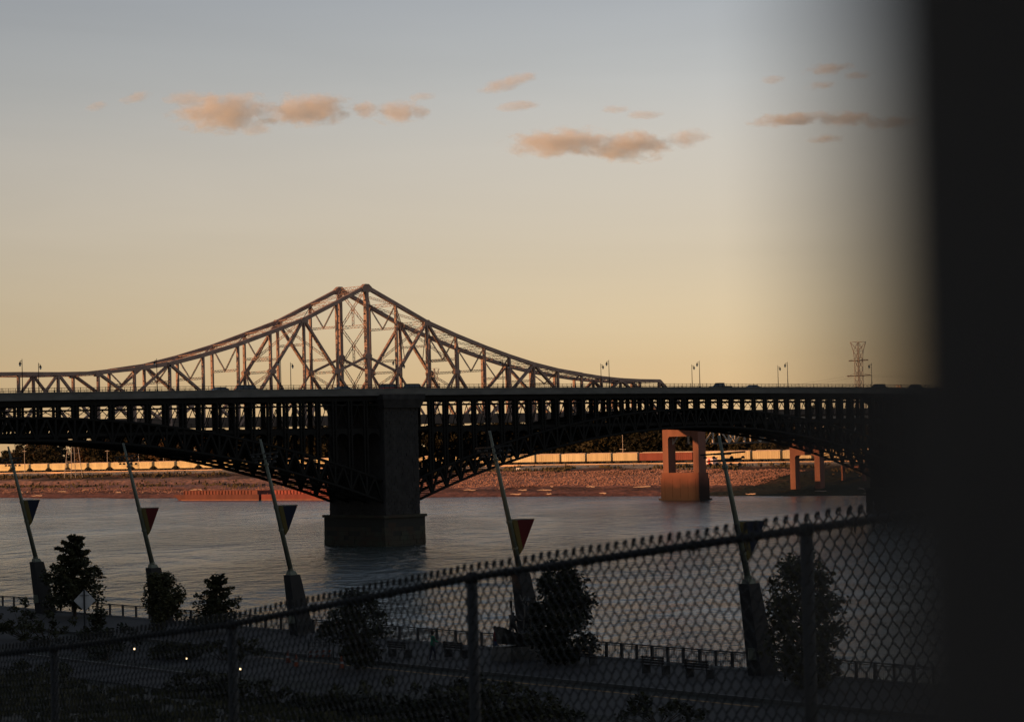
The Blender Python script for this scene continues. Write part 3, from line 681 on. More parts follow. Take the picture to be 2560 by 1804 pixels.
for i, (t, v, row) in enumerate(spots):
    cnt[row] = cnt.get(row, 0)+1
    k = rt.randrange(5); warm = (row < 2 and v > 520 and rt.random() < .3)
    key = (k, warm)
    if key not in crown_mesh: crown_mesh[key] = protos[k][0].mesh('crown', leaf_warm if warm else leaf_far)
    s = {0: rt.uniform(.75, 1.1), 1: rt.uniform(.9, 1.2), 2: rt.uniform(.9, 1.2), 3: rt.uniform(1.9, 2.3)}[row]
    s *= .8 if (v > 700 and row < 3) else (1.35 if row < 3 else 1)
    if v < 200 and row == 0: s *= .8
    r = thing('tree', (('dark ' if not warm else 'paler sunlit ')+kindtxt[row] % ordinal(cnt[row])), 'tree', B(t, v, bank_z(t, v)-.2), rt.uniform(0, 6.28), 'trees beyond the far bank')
    r.scale = (s, s, s*rt.uniform(.9, 1.1)); ob('crown', crown_mesh[key], r); ob('trunk', protos[k][1], r)

# shrubs and understorey closing the foot of the wood
b = MB(); rq = random.Random(77)
for _ in range(26000):
    v = rq.uniform(20, 900); t = interp(v, TRK)+rq.uniform(14, 95); h_ = 3.5+2.5*nz3(t, v, 12, 8)
    leaf_ball(b, B(t, v, bank_z(t, v)+rq.uniform(0, 1)*h_), .8, 1, .75, rq)
b.build('understorey', leaf_far, kind='stuff', label='dark understorey between the trees beyond the far bank')

# freight train
def freight(kind, bodycol):
    root = thing('freight_car', 'x', 'freight car'); Ln = 13.2
    bm = mat('freight '+kind, bodycol, .8, .25, .4, stretch=(1, 1, .2)); dk = mat('freight underframe', (.03, .025, .02), .9)
    b = MB()
    if kind.startswith('hopper'):
        e = 2.2
        b.hexa([(-Ln/2+e, -1.4, .9), (Ln/2-e, -1.4, .9), (Ln/2-e, 1.4, .9), (-Ln/2+e, 1.4, .9), (-Ln/2+.3, -1.5, 2.1), (Ln/2-.3, -1.5, 2.1), (Ln/2-.3, 1.5, 2.1), (-Ln/2+.3, 1.5, 2.1)])
        b.box(-Ln/2+.3, Ln/2-.3, -1.5, 1.5, 2.1, 3.9)
    else: b.box(-Ln/2, Ln/2, -1.5, 1.5, 1.0, 3.85)
    body = b.build('body', bm, root)
    for i in range(12):
        x = -Ln/2+.7+i*(Ln-1.4)/11
        for s in (-1, 1):
            c = MB(); c.box(x-.07, x+.07, s*1.5-.08, s*1.5+.08, 2.15 if kind.startswith('hopper') else 1.1, 3.75); c.build('rib', bm, body)
    b = MB(); b.box(-Ln/2+.2, Ln/2-.2, -1.55, 1.55, 3.85 if not kind.startswith('hopper') else 3.9, 4.0); b.box(-Ln/2+.6, Ln/2-.6, -.35, .35, 4.0, 4.18)
    b.build('roof', mat('freight roof', (.5, .38, .3), .8, .3, .5), root)
    b = MB(); b.box(-Ln/2-.4, Ln/2+.4, -.4, .4, .75, 1.0 if not kind.startswith('hopper') else .9); b.build('underframe', dk, root)
    for s in (-1, 1):
        b = MB(); x = s*(Ln/2-1.9); b.box(x-1.1, x+1.1, -1.15, 1.15, .45, .75)
        for q in (-.8, .8):
            for y in (-.8, .8): b.tube([(x+q, y-.07, .45), (x+q, y+.07, .45)], .45, 10)
        b.build('wheel_truck', dk, root)
    return root
FR = {'hopper': freight('hopper cream', (.66, .55, .30)), 'box': freight('box cream', (.58, .47, .27)), 'white': freight('box white', (.66, .56, .34)), 'brown': freight('box brown', (.22, .06, .04))}
used = set()
ORD = {}
v = 742.0; i = 0
tl = bpy.data.objects
while v > 165:
    t = interp(v, TRK); t2 = interp(v-14.4, TRK); dv = 14.45
    ang = math.atan2(-(dv), (t2-t))           # in bridge frame
    kd = 'hopper' if v > 430 else ('brown' if 268 < v < 296 else ('white' if (i % 5 in (2, 4)) else 'box'))
    o = FR[kd] if kd not in used else copy_tree(FR[kd]); used.add(kd)
    o.location = B((t+t2)/2, v-dv/2, 9.45); o.rotation_euler = (0, 0, TH+ang)
    lab = {'hopper': 'cream covered hopper wagon in the left stretch of the freight train', 'box': 'pale ribbed freight wagon in the right stretch of the train', 'white': 'whitish freight wagon in the right stretch of the train', 'brown': 'dark red brown freight wagon right of the first portal pier opening'}[kd]
    if kd == 'hopper': lab = 'cream covered hopper wagon, %s from the left of the freight train' % ordinal(i+1)
    else: lab = {'box': 'pale ribbed', 'white': 'whitish', 'brown': 'dark red brown'}[kd]+' freight wagon, %s from the right end of the train' % ordinal(max(1, 41-i))
    tag(o, lab, 'freight car', 'freight train on the far bank'); ln = math.hypot(dv, t2-t); v -= dv*dv/ln; i += 1
# pale retaining wall and ballast ledge under the track
for nm, off, zt_, zb_, m_ in (('retaining_wall', -6.2, 9.45, 7.3, mat('pale retaining wall', (.78, .50, .27), .9, .12, .25)),):
    b = MB(); vv_ = [760-k*6 for k in range(101)]
    for v0, v1 in zip(vv_, vv_[1:]):
        q = []
        for v_ in (v0, v1):
            t_ = interp(v_, TRK)+off; low = zb_-.3 if v_ > 440 else 8.0
            q.append([B(t_-.9, v_, low+nz3(t_, v_, 8, 12)*.25), B(t_+.2, v_, low-.4), B(t_+.2, v_, zt_), B(t_-.25, v_, zt_)])
        a_, c_ = q; b.hexa([a_[0], c_[0], c_[1], a_[1], a_[3], c_[3], c_[2], a_[2]])
    b.build(nm, m_, kind='structure')
# rails
b = MB()
for k in range(60):
    v0 = 760-k*10; v1 = v0-10; t0, t1 = interp(v0, TRK), interp(v1, TRK)
    for off in (-.72, .72): b.bar(B(t0+off, v0, 9.4), B(t1+off, v1, 9.4), .08, .14)
b.build('railway_track', mat('rail steel', (.2, .15, .12), .5), kind='structure')

# riprap stones scattered on the bank
b = MB(); rr = random.Random(3)
for _ in range(17000):
    v = rr.uniform(172, 330) if rr.random() < .8 else rr.uniform(330, 640)
    s0 = interp(v, SH); w0 = interp(v, TRK)-6-s0
    k = rr.uniform(.33, .66) if v < 330 else rr.gauss(.22, .05); t = s0+k*w0; z = bank_z(t, v); s = rr.uniform(.12, .36)*(1.5 if rr.random() < .1 else 1)
    c = B(t, v, z+s*.2); a = rr.uniform(0, 6.28); ca, sa_ = math.cos(a)*s, math.sin(a)*s
    b.add([c+Vector((ca, sa_, 0)), c+Vector((-sa_, ca, rr.uniform(-.1, .1))), c+Vector((-ca*.9, -sa_, 0)), c+Vector((sa_, -ca*.8, 0)), c+Vector((rr.uniform(-.1, .1), 0, s*rr.uniform(.7, 1.1)))], [(0, 1, 4), (1, 2, 4), (2, 3, 4), (3, 0, 4)])
b.build('riprap', mat('riprap stone', (.50, .25, .165), .95, .6, .25), kind='stuff', label='pinkish broken stone covering the far bank slope')
# grass tufts along the upper bank
b = MB()
for _ in range(9000):
    v = rr.uniform(60, 700); s0 = interp(v, SH); w0 = interp(v, TRK)-6-s0
    k = rr.gauss(.76, .04) if v < 330 else rr.choice((rr.gauss(.42, .07), rr.gauss(.8, .04))); k = min(.9, k); t = s0+k*w0
    if nz3(t, v, 18, 9) < -.12: continue
    c = B(t, v, bank_z(t, v)-.1); h = rr.uniform(.5, 1.3); a = rr.uniform(0, 3.14); d = Vector((math.cos(a), math.sin(a), 0))*rr.uniform(.3, .7)
    b.add([c-d, c+d, c+d*.3+Z*h, c-d*.4+Z*h*.8], [(0, 1, 2, 3)])
b.build('bank_grass', mat('bank grass', (.10, .075, .035), .95, .5, .2), kind='stuff', label='rough grass and weeds along the top of the far bank')

# driftwood
LOGS = []; dl = ['pale driftwood log, %s from the left along the far waterline', 'short bleached log, %s from the left along the far waterline']
for i in range(30):
    v = rr.uniform(110, 330) if i < 20 else rr.uniform(420, 600); s0 = interp(v, SH); w0 = interp(v, TRK)-6-s0; k = rr.uniform(.03, .3) if i != 5 else .3; t = s0+k*w0
    ln = rr.uniform(2, 8); b = MB(); pts = [(ln*(q/4-.5), rr.uniform(-.2, .2), rr.uniform(0, .25)) for q in range(5)]; b.tube(pts, [.16, .2, .17, .13, .05], 6)
    if i % 3 == 0: b.tube([pts[2], (pts[2][0]+.8, .5, .9)], [.08, .02], 5)
    LOGS.append(b.build('driftwood_log', wood, None, loc=B(t, v, bank_z(t, v)+.15), rz=TH+math.pi/2+rr.uniform(-.5, .5), label=dl[ln < 4], cat='log', group='driftwood on the far bank mud'))

for i, o in enumerate(sorted(LOGS, key=lambda o: screen_x(o.location))): o['label'] = o['label'] % ordinal(i+1)

# barges
def barge(label, t, v, ln, rz, col, raked):
    root = thing('barge', label, 'barge', B(t, v, 0), rz); bm = mat('barge '+str(raked), col, .75, .35, .3, stretch=(1, 1, .25)); bm2 = mat('barge coaming '+str(raked), tuple(min(1, c*1.5) for c in col), .75, .3, .6)
    b = MB(); x0 = -ln/2; rk = 4.5 if raked else 0
    b.hexa([(x0+rk, -5, -.8), (ln/2, -5, -.8), (ln/2, 5, -.8), (x0+rk, 5, -.8), (x0, -5, 2.1), (ln/2, -5, 2.1), (ln/2, 5, 2.1), (x0, 5, 2.1)]); b.build('hull', bm, root)
    b = MB(); b.box(x0+5, ln/2-1.5, -4.2, -4.0, 2.1, 3.5); b.box(x0+5, ln/2-1.5, 4.0, 4.2, 2.1, 3.5); b.box(x0+5, x0+5.2, -4, 4, 2.1, 3.5); b.box(ln/2-1.7, ln/2-1.5, -4, 4, 2.1, 3.5)
    co = b.build('coaming', bm2, root); b = MB(); b.box(x0+4.9, ln/2-1.4, -4.35, -3.9, 3.5, 3.62); b.build('coaming_cap', bm, co)
    n = int((ln-7)/1.7)
    for i in range(n):
        x = x0+5.5+i*1.7; c = MB(); c.box(x, x+.28, -4.5, -4.2, 2.1, 3.45); c.build('stiffener', bm, co)
    b = MB(); b.box(x0+rk, ln/2, -5.06, -5.0, -.1, .28); b.build('waterline_band', mat('barge waterline', (.26, .12, .08), .8, .3, .5), root)
    for i in range(4): c = MB(); c.tube([(x0+3+i*ln/4, -4.7, 2.1), (x0+3+i*ln/4, -4.7, 2.6)], .16, 6); c.build('bollard', bm2, root)
    return root
bd_ = Vector(B(221.5, 314, 0)-B(211, 388, 0)); brz = math.atan2(bd_.y, bd_.x)
barge('rusty red barge with rows of coaming ribs moored at left', 214.7, 366, 46, brz, (.12, .038, .028), True)
barge('brighter red barge moored behind the rusty one, half hidden by the arch', 221.3, 319, 46, brz, (.19, .045, .036), False)

# lattice pylons
def pylon(label, t, v, z0, h, wb, arms, wt=2.2, flare=True, legs_only=False):
    root = bthing('pylon', label, 'pylon', t, v, z0); b = MB(); lv_ = []; n = max(6, int(h/3.4))
    for i in range(n+1):
        f = i/n; w = lerp(wb, wt, min(1, f*1.6)) if f < .62 else wt
        if flare and f > .9: w = wt*(1+(f-.9)*9)
        lv_.append((h*f, w/2))
    for sx_, sy in ((1, 1), (1, -1), (-1, 1), (-1, -1)):
        l = MB()
        for (za, wa), (zb_, wb_) in zip(lv_, lv_[1:]): l.bar((sx_*wa, sy*wa, za), (sx_*wb_, sy*wb_, zb_), .2, .2)
        l.build('leg', pink_steel, root)
    for (za, wa), (zb_, wb_) in zip(lv_, lv_[1:]):
        for s in (-1, 1):
            b.bar((-wb_, s*wb_, zb_), (wb_, s*wb_, zb_), .12, .12); b.bar((s*wb_, -wb_, zb_), (s*wb_, wb_, zb_), .12, .12)
            if not legs_only:
                b.bar((-wa, s*wa, za), (wb_, s*wb_, zb_), .1, .1); b.bar((wa, s*wa, za), (-wb_, s*wb_, zb_), .1, .1)
                b.bar((s*wa, -wa, za), (s*wb_, wb_, zb_), .1, .1); b.bar((s*wa, wa, za), (s*wb_, -wb_, zb_), .1, .1)
    b.build('lattice', pink_steel, root, kind='stuff')
    for zf, ln in arms:
        a = MB(); a.bar((0, -ln/2, h*zf), (0, ln/2, h*zf), .35, .35); a.bar((0, -ln/2, h*zf+.2), (0, 0, h*zf+1.1), .1, .1); a.bar((0, ln/2, h*zf+.2), (0, 0, h*zf+1.1), .1, .1); a.build('crossarm', steeld, root)
    return root
pylon('tall lattice pylon rising over the bridge right of the open sky', 420, 234, 9, 45, 6.4, [(.70, 12), (.44, 13), (.86, 11)] if 0 else [(.84, 9.5), (.71, 11.5), (.585, 7.5)])
pylon('slim lattice pylon seen through the bridge arcade right of the pier', 385, 447, 9, 43, 5.0, [(.84, 7)], 1.6)
pylon('ladder like lattice pylon on the left of the far bank', 284, 586, 7, 30, 6, [], 2.6, False, True)
# power lines
pc = B(420, 234, 9); ARM = ['middle crossarm, right tip', 'middle crossarm, left tip', 'lowest crossarm']
for k, (dz, yy) in enumerate(((32, -5.5), (32, 5.5), (26.5, 3.5))):
    far = B(460, 754, 9+dz-22); p = pc+U*0+V*(-yy)+Z*dz; pts = []
    for i in range(15):
        f = i/14; q = p.lerp(far, f); q.z -= 14*4*f*(1-f)*.4; pts.append(q)
    b = MB(); b.tube(pts, .025, 3); b.build('power_line', iron, label='thin power line sagging left from the tall lattice pylon, from its %s' % ARM[k], cat='cable', group='power lines left of the pylon')
    pts = [p+(B(560, -60, 9+dz-6)-p)*(i/10)-Z*(8*4*(i/10)*(1-i/10)*.4) for i in range(11)]
    b = MB(); b.tube(pts, .025, 3); b.build('power_line', iron, label='thin power line running right from the tall lattice pylon, from its %s' % ARM[k], cat='cable', group='power lines right of the pylon')
# utility poles
for t, v, h, lab in [(372, 358, 9, 'pale utility pole left of the portal pier, short'), (365, 309, 18, 'tall pale utility pole with low crossarm left of the portal pier'), (370, 304, 16, 'utility pole with two crossarms nearest the portal pier'), (318, 611, 11, 'thin pole behind the cream wagons at left'),
                     (322, 590, 11, 'thin pole behind the cream wagons under the arch'), (326, 575, 10, 'third thin pole behind the cream wagons'), (330, 558, 9, 'thin pole where the arch meets the wagons'), (300, 657, 12, 'thin pole at the far left behind the wagons')]:
    r = bthing('utility_pole', lab, 'utility pole', t, v, 9, 'utility poles on the far bank'); b = MB(); b.tube([(0, 0, -.5), (0, 0, h)], [.17, .1], 6); b.build('pole', pink_steel, r)
    for q in range(1 if h < 17 else 1):
        b = MB(); zz = h*.32 if h > 12 else h*.9; b.bar((0, -1.8, zz), (0, 1.8, zz), .15, .15); b.build('crossarm', pink_steel, r)
    if 'two' in lab: b = MB(); b.bar((0, -1.6, h*.22), (0, 1.6, h*.22), .15, .15); b.build('crossarm', pink_steel, r)
# water tower, silo, signs
r = bthing('water_tower', 'pale water tower bowl beyond the trees at far left', 'water tower', 1000, 1839, 3)
b = MB(); b.lathe([(1.5, 0), (1.4, 12), (2.0, 13), (10.5, 19.5), (12, 22), (11, 25), (6, 28), (.1, 29)], n=20); b.build('tank', mat('water tower paint', (.62, .50, .38), .6), r, smooth=True)
r = bthing('silo', 'small glowing orange pair of silos on the horizon at right', 'silo', 930, 621, 9)
for s in (-1.1, 1.1): b = MB(); b.lathe([(1.0, 0), (1.0, 39.5), (.5, 40.5)], (0, s, 0), 12); b.build('bin', mat('silo concrete', (.8, .6, .4), .8), r)
r = bthing('marker_board', 'small white marker board on the bank below the cream wagons', 'sign', 312, 312, 6.2); b = MB(); b.box(-.1, .1, -1.1, 1.1, .9, 2.6); b.build('board', mat('white board', (.8, .75, .7), .8), r); b = MB(); b.box(-.05, .05, -.8, -.7, -.5, .9); b.box(-.05, .05, .7, .8, -.5, .9); b.build('legs', steeld, r)
r = bthing('shed', 'tiny white shed with red side by the tracks right of the portal pier', 'shed', 341, 239, 8.9); b = MB(); b.box(-1.2, 1.2, -1.8, 1.8, 0, 2.3); b.build('wall', mat('shed white', (.8, .6, .55), .8), r); b = MB(); b.box(-1.4, 1.4, -2, 2, 2.3, 2.5); b.build('roof', mat('shed red', (.5, .05, .04), .8), r); b = MB(); b.box(-1.25, -1.2, -.5, .5, 0, 1.9); b.build('door', mat('shed red', (.5, .05, .04), .8), r)

# city blocks on the west side whose shadow covers the near bank and the arch bridge
cm = mat('city building brick', (.12, .09, .07), .9, .3, .1); cg = mat('city window glass', (.03, .035, .045), .1, spec=.6)
for i, (t, v0, v1, h, lab) in enumerate([(-520, 182, 245.5, 75, 'broad brown block at the north end of the skyline'), (-530, 118, 180, 74, 'brown block second from the north of the skyline'), (-520, 50, 116, 108, 'tall slab tower third from the north of the skyline'), (-530, -20, 47, 100, 'wide brick block in the middle of the skyline'), (-560, -100, -23, 122, 'tallest office slab of the skyline'),
                                (-525, -190, -103, 104, 'brick block south of the tallest slab'), (-540, -290, -193, 112, 'stepped brick tower at the bend of the skyline'), (-530, -390, -293, 100, 'long office block farther south in the skyline'), (-550, -520, -396, 116, 'southernmost office tower of the skyline')]):
    r = bthing('city_building', lab, 'building', t, (v0+v1)/2, 17, 'city skyline west of the river'); w = v1-v0; dp = 34
    b = MB(); b.box(-dp, 0, -w/2, w/2, -4, h-17); b.build('wall', cm, r)
    b = MB(); b.box(-dp+6, -8, -w/2+8, w/2-8, h-17, h-13); b.build('roof_plant', cm, r)
    b = MB(); nf = int((h-22)/4)
    for f in range(nf): b.box(-.02, .06, -w/2+2, w/2-2, 2+f*4, 4+f*4)
    b.build('window_bands', cg, r, kind='stuff')

# ================================================================== NEAR BANK THINGS
# riverside railing
rl = thing('riverside_railing', 'long dark baluster railing along the river edge of the promenade', 'railing', R0+Z*GZ, RANG)
RL0, RL1 = -26, 190
b = MB(); b.box(RL0, RL1, -.04, .04, 1.02, 1.09); b.build('top_rail', mat('railing metal', (.03, .03, .03), .5), rl)
b = MB(); b.box(RL0, RL1, -.03, .03, .93, .97); b.box(RL0, RL1, -.03, .03, .22, .26); b.build('rail', MATS['railing metal'], rl)
b = MB(); b.box(RL0, RL1, -.16, .16, .15, .23); b.build('plinth', mat('railing plinth', (.16, .16, .15), .8), rl)
pm = MB(); pm.box(-.07, .07, -.06, .06, .15, 1.06); pmm = pm.mesh('post', MATS['railing metal'])
x = RL0
while x < RL1: ob('post', pmm, rl, loc=(x, 0, 0)); x += 1.25 if x < 24 else 1.9
b = MB(); x = RL0
while x < 60: b.box(x-.009, x+.009, -.009, .009, .24, .95); x += .13
b.build('balusters', MATS['railing metal'], rl, kind='stuff')

# leaning flag masts
def mast(a, label, col, hbase, hpole, flag_z, flag_s, group):
    root = thing('flag_mast', label, 'flag mast', NB(a, 1.0, GZ+.1), 0, group)
    d = (-Vector((.743, .669, 0))*math.sin(R(14.5))+Z*math.cos(R(14.5))).normalized(); d = Vector((d.x, d.y, d.z))
    db = (-Vector((.743, .669, 0))*math.sin(R(11))+Z*math.cos(R(11))).normalized()
    ca = Vector((.743, .669, 0)); cb = Vector((-.669, .743, 0))
    b = MB()
    def ring(c, w, h): return [c+ca*w*i/2+cb*h*j/2 for i, j in ((-1, -1), (1, -1), (1, 1), (-1, 1))]
    topc = db*hbase; b.hexa(ring(Vector((0, 0, -.1)), 1.35, .95)+ring(topc, .85, .7)); b.build('base', pconc, root)
    b = MB(); b.hexa(ring(topc, .6, .5)+ring(topc+db*.25, .45, .4)); b.build('collar', galv, root)
    e = topc+d*hpole; b = MB(); b.tube([topc, topc+d*hpole*.6, e], [.17, .13, .07], 10); b.build('pole', galv, root, smooth=True)
    # pennant: yellow stripe by the pole, coloured triangle beyond
    X = (ca*.75-cb*.66).normalized(); p = topc+d*flag_z+X*.15; s = flag_s
    low = p-d*s*1.35; th = cb*.02+ca*.02
    def plate(pts, name, m, off=0):
        b = MB(); n = len(pts); q = [x_+Vector((.02, -.02, 0)) for x_ in pts]+[x_-Vector((.02, -.02, 0)) for x_ in pts]
        b.add(q, [tuple(range(n)), tuple(range(2*n-1, n-1, -1))]+[(i, n+i, n+(i+1) % n, (i+1) % n) for i in range(n)]); return b.build(name, m, root)
    yw = X*s*.24
    plate([p, p+yw, low+yw*.9-d*.02, low-d*.25*s+X*.02], 'yellow_stripe', mat('pennant yellow', (.10, .08, .024), .7))
    plate([p+yw*1.02, p+X*s, low+yw*.95], 'pennant', mat('pennant '+col, (.012, .016, .032) if col == 'blue' else (.085, .010, .010), .7))
    b = MB(); b.tube([p-X*.1+Z*.03, p+X*s*1.03+Z*.03], .025, 5); b.build('flag_rod', galv, root)
    for zz in (.35, flag_z-s*1.3, flag_z-.1, hpole-1.7):
        b = MB(); c = topc+d*zz; rr_ = lerp(.17, .12, zz/hpole); b.tube([c-d*.06, c+d*.06], rr_+.03, 10); b.build('clamp', galv, root)
    b = MB(); b.tube([topc+d*.4+ca*.2, topc+d*(hpole-1.2)+ca*.12], .016, 4); b.build('cable', black, root)
    b = MB(); q_ = db*1.2-ca*.62; b.box(q_.x-.2, q_.x+.2, q_.y-.2, q_.y+.2, q_.z-.3, q_.z+.3); b.build('access_panel', galv, root)
    for zz, lw in ((hpole-1.0, 3.1), (hpole-1.35, 2.4)):
        c = topc+d*zz; b = MB(); b.bar(c-cb*lw/2+Z*.12, c+cb*lw/2-Z*.02, .07, .09); b.bar(c-ca*lw*.2, c+ca*lw*.2, .05, .05); b.build('crossbar', iron2, root)
        for q in (-.45, -.2, .2, .4):
            h_ = MB(); hc_ = c+cb*lw*q-Z*.08; h_.lathe([(.04, 0), (.09, -.05), (.1, -.13)], hc_, 8); h_.build('lamp_head', black, root)
    return root
for a, col, lab, fz, fs in [(73.8, 'blue', 'leftmost leaning mast with a blue and yellow pennant', 4.9, 1.25), (56.5, 'red', 'leaning mast with a red and yellow pennant, second from left', 4.4, 1.25), (39.0, 'blue', 'leaning mast with a blue pennant in front of the left arch', 4.7, 1.25),
                            (15.4, 'red', 'leaning mast with a red pennant between the pier and the portal pier', 3.8, 1.3), (-3.0, 'blue', 'rightmost leaning mast, its blue pennant just above the chain link fence', 3.9, 1.3)]:
    mast(a, lab, col, 4.1 if a > 20 else 4.9, 9.2 if a > 20 else (8.5 if a > 0 else 7.9), fz if a > 20 else fz-.6, fs, 'leaning masts along the promenade')

# trees on the near bank
def conifer(h, rad, seed, ls=.16, n=46, per=60, top=.05):
    rnd = random.Random(seed); cr_ = MB(); tr = MB(); tr.tube([(0, 0, -.2), (.05, 0, h*.5), (0, .05, h*.97)], [h*.022, h*.014, h*.003], 7)
    for i in range(n):
        f = (i+.5)/n; zz = lerp(.14, .96, f); env = (1-zz)**.6*1.3*rad*rnd.uniform(.55, 1.2); env = min(env, rad*1.1); a = i*2.4+rnd.uniform(-.4, .4)
        tip = Vector((math.cos(a)*env, math.sin(a)*env, zz*h+rnd.uniform(-.1, .25))); base = Vector((0, 0, zz*h-.15))
        tr.tube([base, tip], [.035, .01], 4)
        for q in range(3):
            c = base.lerp(tip, .35+.3*q); leaf_ball(cr_, c, max(.2, rad*.34*(1.1-zz)), int(per/2.4), ls, rnd, .75)
    leaf_ball(cr_, (0, 0, h*.93), h*.05+.1, 40, ls, rnd, 1.5)
    return cr_, tr
def gpt(x, y, z=GZ+.1): return Vector((x, y, z))
def plant(name, label, loc, made, cat='tree', group=None):
    r = thing(name, label, cat, loc, 0, group); made[0].build('crown', leaf, r); made[1].build('trunk', bark, r); return r
plant('conifer_tree', 'dark conical tree by the leftmost mast in front of the water', gpt(-33.4, 175.5), conifer(6.2, 2.35, 1, .17, 64, 84))
plant('small_tree', 'dark bushy tree hiding the base of the second mast', gpt(-23.9, 156.4), broad_tree(4.2, 2, .13, 2.4, .42, .06, 44))
plant('young_tree', 'small cone shaped tree right of the second mast', gpt(-20.3, 157.0), conifer(3.9, 1.75, 3, .14, 44, 66))
plant('wide_tree', 'broad low tree behind the fence below the stone pier', gpt(-9.0, 130.8), broad_tree(4.2, 4, .14, 2.2, .56, .06, 50))
plant('leafy_tree', 'dark leafy tree rising behind the fence beside the bronze sculpture', gpt(2.4, 129.2), broad_tree(5.7, 15, .15, 3.0, .42, .03, 64))
plant('right_tree', 'dark tree behind the fence at the right by the rightmost mast', gpt(14.0, 114.6), broad_tree(6.5, 16, .15, 3.0, .40, .03, 64))
def shrub(h, r, seed, n=16):
    rnd = random.Random(seed); c = MB(); t = MB()
    for i in range(n):
        a = rnd.uniform(0, 6.28); q = rnd.random()**.5*r; p = (math.cos(a)*q, math.sin(a)*q, h*rnd.uniform(.25, .95)*(1-.5*(q/r)**2)); t.tube([(0, 0, -.1), p], [.04, .012], 4); leaf_ball(c, p, .36, 46, .13, rnd)
    return c, t
for x, y, h, r_, lab in [(-33.4, 157.5, 3.6, 1.9, 'spiky dark bush at the far left below the railing'), (-31.0, 153.0, 2.3, 2.2, 'low dark bush in front of the leftmost mast'), (-27.0, 148.0, 3.0, 1.2, 'dark bush behind the diamond sign post'), (-17.5, 138, 1.6, 2.4, 'low bush on the grass below the third mast'),
                         (-6.3, 108, 2.2, 3.4, 'wide dark bush at the bottom centre behind the fence'), (-2.2, 104, 2.4, 3.2, 'dark bush at the bottom right of centre behind the fence'), (6.0, 101.5, 1.5, 1.9, 'dark bush at the bottom right behind the fence'), (-21, 140.5, .9, 1.5, 'small bush beside the path kerb')]:
    g = Vector((x, y, 0)); w = (g-R0).dot(RN); plant('bush', lab, gpt(x, y, near_z(w)), shrub(h, r_, int(x*10)+900), 'bush')

for i in range(10):
    rg = random.Random(60+i); x, y = -15+i*1.75, 110.5-i*.9+rg.uniform(-2, 2); g = Vector((x, y, 0)); w = (g-R0).dot(RN)
    plant('bush', 'dark bush at the foot of the slope behind the fence, %s from the left' % ordinal(i+1), gpt(x, y, near_z(w)-.1), shrub(rg.uniform(1.0, 2.2), rg.uniform(1.8, 2.8), 700+i, 34), 'bush', 'bushes at the foot of the slope')
rb_ = random.Random(31)
for i in range(16):
    a = 30+i*3.1+rb_.uniform(-1, 1); w = rb_.uniform(13.5, 19.0) if i % 3 else rb_.uniform(25, 30)
    plant('bush', 'low dark bush between the road and the path, %s counted from the right' % ordinal(i+1), NB(a, w, near_z(w)), shrub(rb_.uniform(.9, 1.9), rb_.uniform(1.2, 2.1), 500+i, 12), 'bush', 'bushes in the planting strip')

# diamond road sign seen from behind
r = thing('diamond_sign', 'pale diamond road sign seen from behind at lower left', 'road sign', gpt(-28.2, 151.5), R(-4))
b = MB(); b.bar((0, 0, 0), (0, 0, 3.5), .09, .09); b.build('post', black, r)
b = MB(); c = 2.75; s = .72; b.add([(0, .06, c-s), (s, .06, c), (0, .06, c+s), (-s, .06, c), (0, .08, c-s), (s, .08, c), (0, .08, c+s), (-s, .08, c)], [(0, 1, 2, 3), (7, 6, 5, 4), (0, 4, 5, 1), (1, 5, 6, 2), (2, 6, 7, 3), (3, 7, 4, 0)]); b.build('panel', mat('bare aluminium', (.42, .42, .41), .5, .15, 2), r)
b = MB(); b.box(-.3, .3, .03, .06, c+.3, c+.34); b.build('bracket', black, r)

# road closed barricade
r = thing('barricade_sign', 'white road closed board on a barricade below the third mast', 'sign', gpt(-11.6, 135.0), R(8))
b = MB(); b.box(-.68, .68, -.02, .02, .75, 1.6); bo = b.build('board', mat('dim white board', (.16, .16, .16), .7), r)
for txt, z_ in (('ROAD', 1.2), ('CLOSED', .84)):
    fc = bpy.data.curves.new('lettering', 'FONT'); fc.body = txt; fc.size = .36; fc.align_x = 'CENTER'; fc.extrude = .004; fo = bpy.data.objects.new('lettering_curve', fc)
    COL.objects.link(fo); bpy.context.view_layer.update(); me = bpy.data.meshes.new_from_object(fo.evaluated_get(bpy.context.evaluated_depsgraph_get())); bpy.data.objects.remove(fo)
    me.materials.clear(); me.materials.append(black); o = ob('lettering', me, bo, loc=(0, -.026, z_)); o.rotation_euler = (R(90), 0, 0)
for s in (-.6, .6): b = MB(); b.bar((s, -.3, 0), (s, 0, 1.3), .05, .05); b.bar((s, .3, 0), (s, 0, 1.3), .05, .05); b.build('leg', black, r)
for k, zz in enumerate((.25, .5)):
    b = MB(); b.box(-.7, .7, -.24, -.21, zz, zz+.13); rl_ = b.build('stripe_rail', mat('dim white board', (.16, .16, .16), .7), r)
    for q in range(4): c = MB(); x = -.6+q*.36; c.hexa([(x, -.246, zz), (x+.15, -.246, zz), (x+.15, -.241, zz), (x, -.241, zz), (x+.08, -.246, zz+.13), (x+.23, -.246, zz+.13), (x+.23, -.241, zz+.13), (x+.08, -.241, zz+.13)]); c.build('stripe', mat('dim orange', (.15, .035, .012), .7), rl_)
b = MB(); b.bar((.85, .1, 0), (.85, .1, 2.9), .07, .07); b.build('post', black, r)
